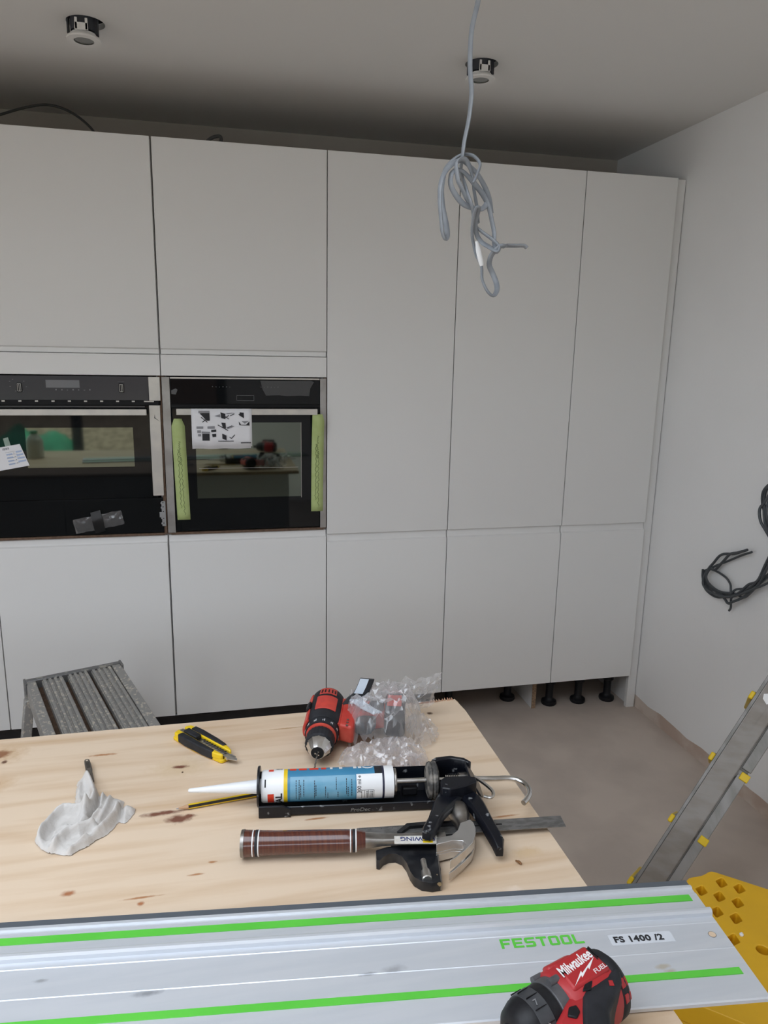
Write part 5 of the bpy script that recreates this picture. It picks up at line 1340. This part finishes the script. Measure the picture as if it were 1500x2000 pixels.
# ---------------------------------------------------------------- aluminium work platform
PO = Vector((-.4520, -.3270, 0)); wv = Vector((.9420, .3355, 0)); lv = Vector((.3355, -.9420, 0))
PM_ = Matrix(((wv.x, lv.x, 0, PO.x), (wv.y, lv.y, 0, PO.y), (0, 0, 1, 0), (0, 0, 0, 1)))
PW, PLn, PH = .303, .92, .50
M_plat = mat('paint_splashed_aluminium', (.37, .36, .345), .5, .25, col2=(.68, .63, .54), scale=75, stretch=(1.4, 1, 1), lo=.545, hi=.66, detail=10)
M_plat2 = mat('paint_splashed_aluminium_dark', (.21, .21, .21), .5, .5, col2=(.48, .46, .41), scale=34, lo=.56, hi=.70, detail=8)
pf = thing('work_platform', 'paint-splashed aluminium work platform standing behind the island at the left', 'platform', (PO.x + .3, PO.y - .4, 0))
for x0, x1 in ((0, .030), (PW - .030, PW)):
    b = MB(); b.box(x0, x1, .0, PLn, PH - .060, PH - .001, PM_); b.build('side_rail', M_plat, pf, bevel=.003)
for y0 in (-.018, PLn - .004):
    b = MB(); b.box(-.004, PW + .004, y0, y0 + .022, PH - .058, PH + .002, PM_); b.build('end_rail', M_plat2, pf, bevel=.003)
for f0, f1 in ((.155, .375), (.420, .635), (.668, .895)):
    x0, x1 = f0 * PW, f1 * PW
    n_ = 4; prf = [(x0, PH - .022)]
    for i in range(n_):
        q0 = x0 + (x1 - x0) * i / n_; q1 = x0 + (x1 - x0) * (i + 1) / n_; g_ = (q1 - q0) * .22
        prf += [(q0 + .0005, PH - .006), (q0 + g_, PH - .006), (q0 + g_ + .001, PH - .001), (q1 - g_, PH - .001), (q1 - g_ + .001, PH - .006), (q1 - .0002, PH - .006)]
    prf.append((x1, PH - .022))
    Pk = PM_ @ Matrix(((1, 0, 0, 0), (0, 0, 1, 0), (0, 1, 0, 0), (0, 0, 0, 1)))
    b = MB(); b.prism(prf, .006, PLn - .006, Pk); b.build('deck_board', M_plat, pf, smooth=20)
MB().box(.03, PW - .03, .004, PLn - .004, PH - .034, PH - .028, PM_).build('gap_shade_plate', M_raw, pf, smooth=0)  # dark plate added as painted shade between the deck boards
for sx, x0 in ((-1, -.012), (1, PW - .022)):
    for sy, y0 in ((-1, .022), (1, PLn - .055)):
        b = MB(); b.rings([[PM_ @ Vector((x0 + a_ + sx * .062 * f_, y0 + c_ + sy * .035 * f_, z_)) for a_, c_ in ((0, 0), (.030, 0), (.030, .030), (0, .030))] for f_, z_ in ((1, 0), (0, PH - .045))]); lg = b.build('leg', M_plat, pf, bevel=.003)
        b = MB(); b.box(x0 + sx * .062 - .003, x0 + sx * .062 + .033, y0 + sy * .035 - .003, y0 + sy * .035 + .033, 0, .03, PM_); b.build('rubber_foot', M_blackp, lg)
for sy, y0 in ((-1, .035), (1, PLn - .045)):
    b = MB(); b.box(-.045, PW + .045, y0 + sy * .020, y0 + sy * .020 + .020, .20, .235, PM_); b.build('cross_bar', M_plat, pf, bevel=.002)
for x in (-.006, PW - .002):
    b = MB(); b.box(x, x + .008, -.020, .026, PH - .080, PH + .004, PM_); b.build('hinge_bracket', M_plat2, pf, bevel=.002)
b = MB(); b.box(.001, .028, .0, PLn, PH - .24, PH - .20, PM_) if False else b.box(.10, .19, PLn * .45, PLn * .55, PH - .05, PH - .024, PM_); b.build('locking_lever', M_plat2, pf, bevel=.002)

# ---------------------------------------------------------------- ladder leaning to the right wall
Ld = Vector((.59507162, .10166895, .7972159)); Lr = Vector((.55487321, .66562022, -.49906457)); Lw = Vector((-.5813824, .73933291, .33967832))
LP = Vector((1.22904336, -1.36660138, .30))
ld_ = Matrix(((Ld.x, Lw.x, Lr.x, LP.x), (Ld.y, Lw.y, Lr.y, LP.y), (Ld.z, Lw.z, Lr.z, LP.z), (0, 0, 0, 1)))      # local x up the ladder, y across the stile, z along the rungs
la = thing('ladder', 'worn aluminium ladder with yellow tread caps leaning against the right wall', 'ladder', (1.2, -1.3, 0))
T0, T1, WR = -.175, 1.06, .285


def stile(x0, x1, y0, y1, z0, sgn, m_):
    """channel with flanges turned inward; sgn: direction of the open side along z"""
    h = .022 * sgn; tk = .0022 * sgn
    b = MB()
    b.box(x0, x1, y0, y1, min(z0, z0 + tk), max(z0, z0 + tk), ld_)
    for ya, yb in ((y0, y0 + .003), (y1 - .003, y1)):
        b.box(x0, x1, ya, yb, min(z0, z0 + h), max(z0, z0 + h), ld_)
    return b.build('stile', m_, la, bevel=.0008, seg=1)


M_lad = mat('brownish_worn_aluminium', (.23, .205, .18), .5, .3, col2=(.28, .26, .24), scale=12, stretch=(1, 1, 3))
spots(M_lad, [(.40 * 1 + .62 - .12, .05, .0, .0, .1, (1, 1, 1))][:0])
st = stile(T0, T1, -.025, .027, 0, 1, M_lad)
stile(T0 + .0, T1, -.025, .027, WR, -1, M_lad)
b = MB(); b.box(T0, T1, .027, .036, .004, .018, ld_); b.build('stile_bead', M_aluw, la, bevel=.0015)
for x0, x1 in ((T0, .345), (.362, T1)):
    b = MB(); b.box(x0, x1, -.052, -.028, .006, .030, ld_); b.build('back_stile', M_aluw, la, bevel=.0015)
    b = MB(); b.box(x0, x1, -.052, -.028, WR - .030, WR - .006, ld_); b.build('back_stile', M_aluw, la, bevel=.0015)
for k in range(-1, 6):
    s_ = .155 + .19 * k
    if s_ > T1 - .02 or s_ < T0: continue
    b = MB(); b.box(s_ - .010, s_ + .012, -.048, .040, .010, WR - .010, ld_); tr = b.build('tread', M_aluw, la, bevel=.002)
    b = MB(); b.box(s_ - .012, s_ + .010, .036, .047, .002, WR - .002, ld_); b.build('front_cap', M_yel2, tr, bevel=.003)
    b = MB(); b.box(s_ - .010, s_ + .010, -.056, -.034, .002, .034, ld_); b.build('rear_cap', M_yel2, tr, bevel=.002)
b = MB()
P_ = [(.532, .002), (.540, .016), (.552, .020), (.560, .010), (.572, .006), (.560, -.004), (.548, -.010), (.540, -.004)]
b.prism(P_, -.0012, .0002, ld_); b.build('plaster_splat', M_white, la, smooth=0)

# ---------------------------------------------------------------- yellow step stool
SO = Vector((1.21346805, -1.58553462, 0)); se = Vector((.74463767, -.6674689, 0)); sn = Vector((-.6674689, -.74463767, 0))
SMx = Matrix(((se.x, sn.x, 0, SO.x), (se.y, sn.y, 0, SO.y), (0, 0, 1, 0), (0, 0, 0, 1)))
sto = thing('step_stool', 'yellow plastic step stool with diamond holes beside the island, under the rail end', 'stool', SO + se * .2 + sn * .18)
SZ = .50


def dia(e, n_):
    return [(e - .0115, n_), (e - .0105, n_ - .003), (e - .0015, n_ - .0165), (e + .0015, n_ - .0165), (e + .0105, n_ - .003), (e + .0115, n_), (e + .0105, n_ + .003), (e + .0015, n_ + .0165), (e - .0015, n_ + .0165), (e - .0105, n_ + .003)]


hl = []
for r_, n_ in enumerate((.0275, .0745, .1235, .186, .2345, .283)):
    for c_ in range(-1, 12):
        e_ = -.0145 + .0345 * (c_ + 0)
        if r_ == 0 and c_ < 1: continue
        if r_ == 1 and c_ < 0: continue
        if (r_ == 2 and c_ < 0) or c_ < 0: continue
        if r_ in (0, 1, 2) and c_ > 2 and c_ < 9: continue
        if r_ >= 3 and (c_ < 2 or (c_ > 2 and c_ < 9)): continue
        hl.append(dia(e_, n_))
hl.append([(.105 + .012 * math.cos(i * PI / 10), .186 + .012 * math.sin(i * PI / 10)) for i in range(20)])
rim = [(-.045, .070), (-.0455, .058), (-.043, .049), (-.036, .041), (-.028, .034), (-.020, .0265), (-.013, .016), (-.008, .006), (-.003, .001), (.004, -.001)]
rim2 = [(.40 - q[0] - .0, q[1]) for q in rim[::-1]]
base = [(.4455, .37), (.44, .378), (-.04, .378), (-.045, .37)]
outer = rim + rim2 + base
b = sheet_with_holes(outer, hl, SZ - .045, SZ)
for q in b.bm.verts:
    q.co = SMx @ q.co
top = b.build('top_deck', M_yel, sto, bevel=.0025, smooth=40)
for e0, n0, de, dn in ((-.03, .05, -.03, -.03), (.39, .05, .03, -.03), (-.035, .335, -.03, .03), (.395, .335, .03, .03)):
    b = MB(); b.prism([(e0, n0), (e0 + .045, n0), (e0 + .045, n0 + .035), (e0, n0 + .035)], SZ - .045, 0, SMx, shift=(de, dn)); b.build('leg', M_yel, sto, bevel=.004)
b = MB(); b.prism([(-.043, .375), (.443, .375), (.45, .395), (-.05, .395)], SZ - .20, SZ - .0445, SMx, shift=(0, -.018)); b.build('front_skirt', M_yel, sto, bevel=.004)
b = MB(); b.box(-.04, .44, .365, .52, .235, .26, SMx); b.build('lower_step', M_yel, sto, bevel=.006)
for e0 in (-.035, .405):
    b = MB(); b.box(e0, e0 + .03, .48, .515, 0, .236, SMx); b.build('step_leg', M_yel, sto, bevel=.003)
tag(MB().lathe([(0, .0035), (.003, .0042), (.006, .002)], 9, frame(SMx @ Vector((.067, .1680, SZ)), (0, 0, 1))).build('plaster_crumb', M_white, loc=SMx @ Vector((.067, .168, SZ))), 'white plaster crumb on the yellow step stool', 'crumb')
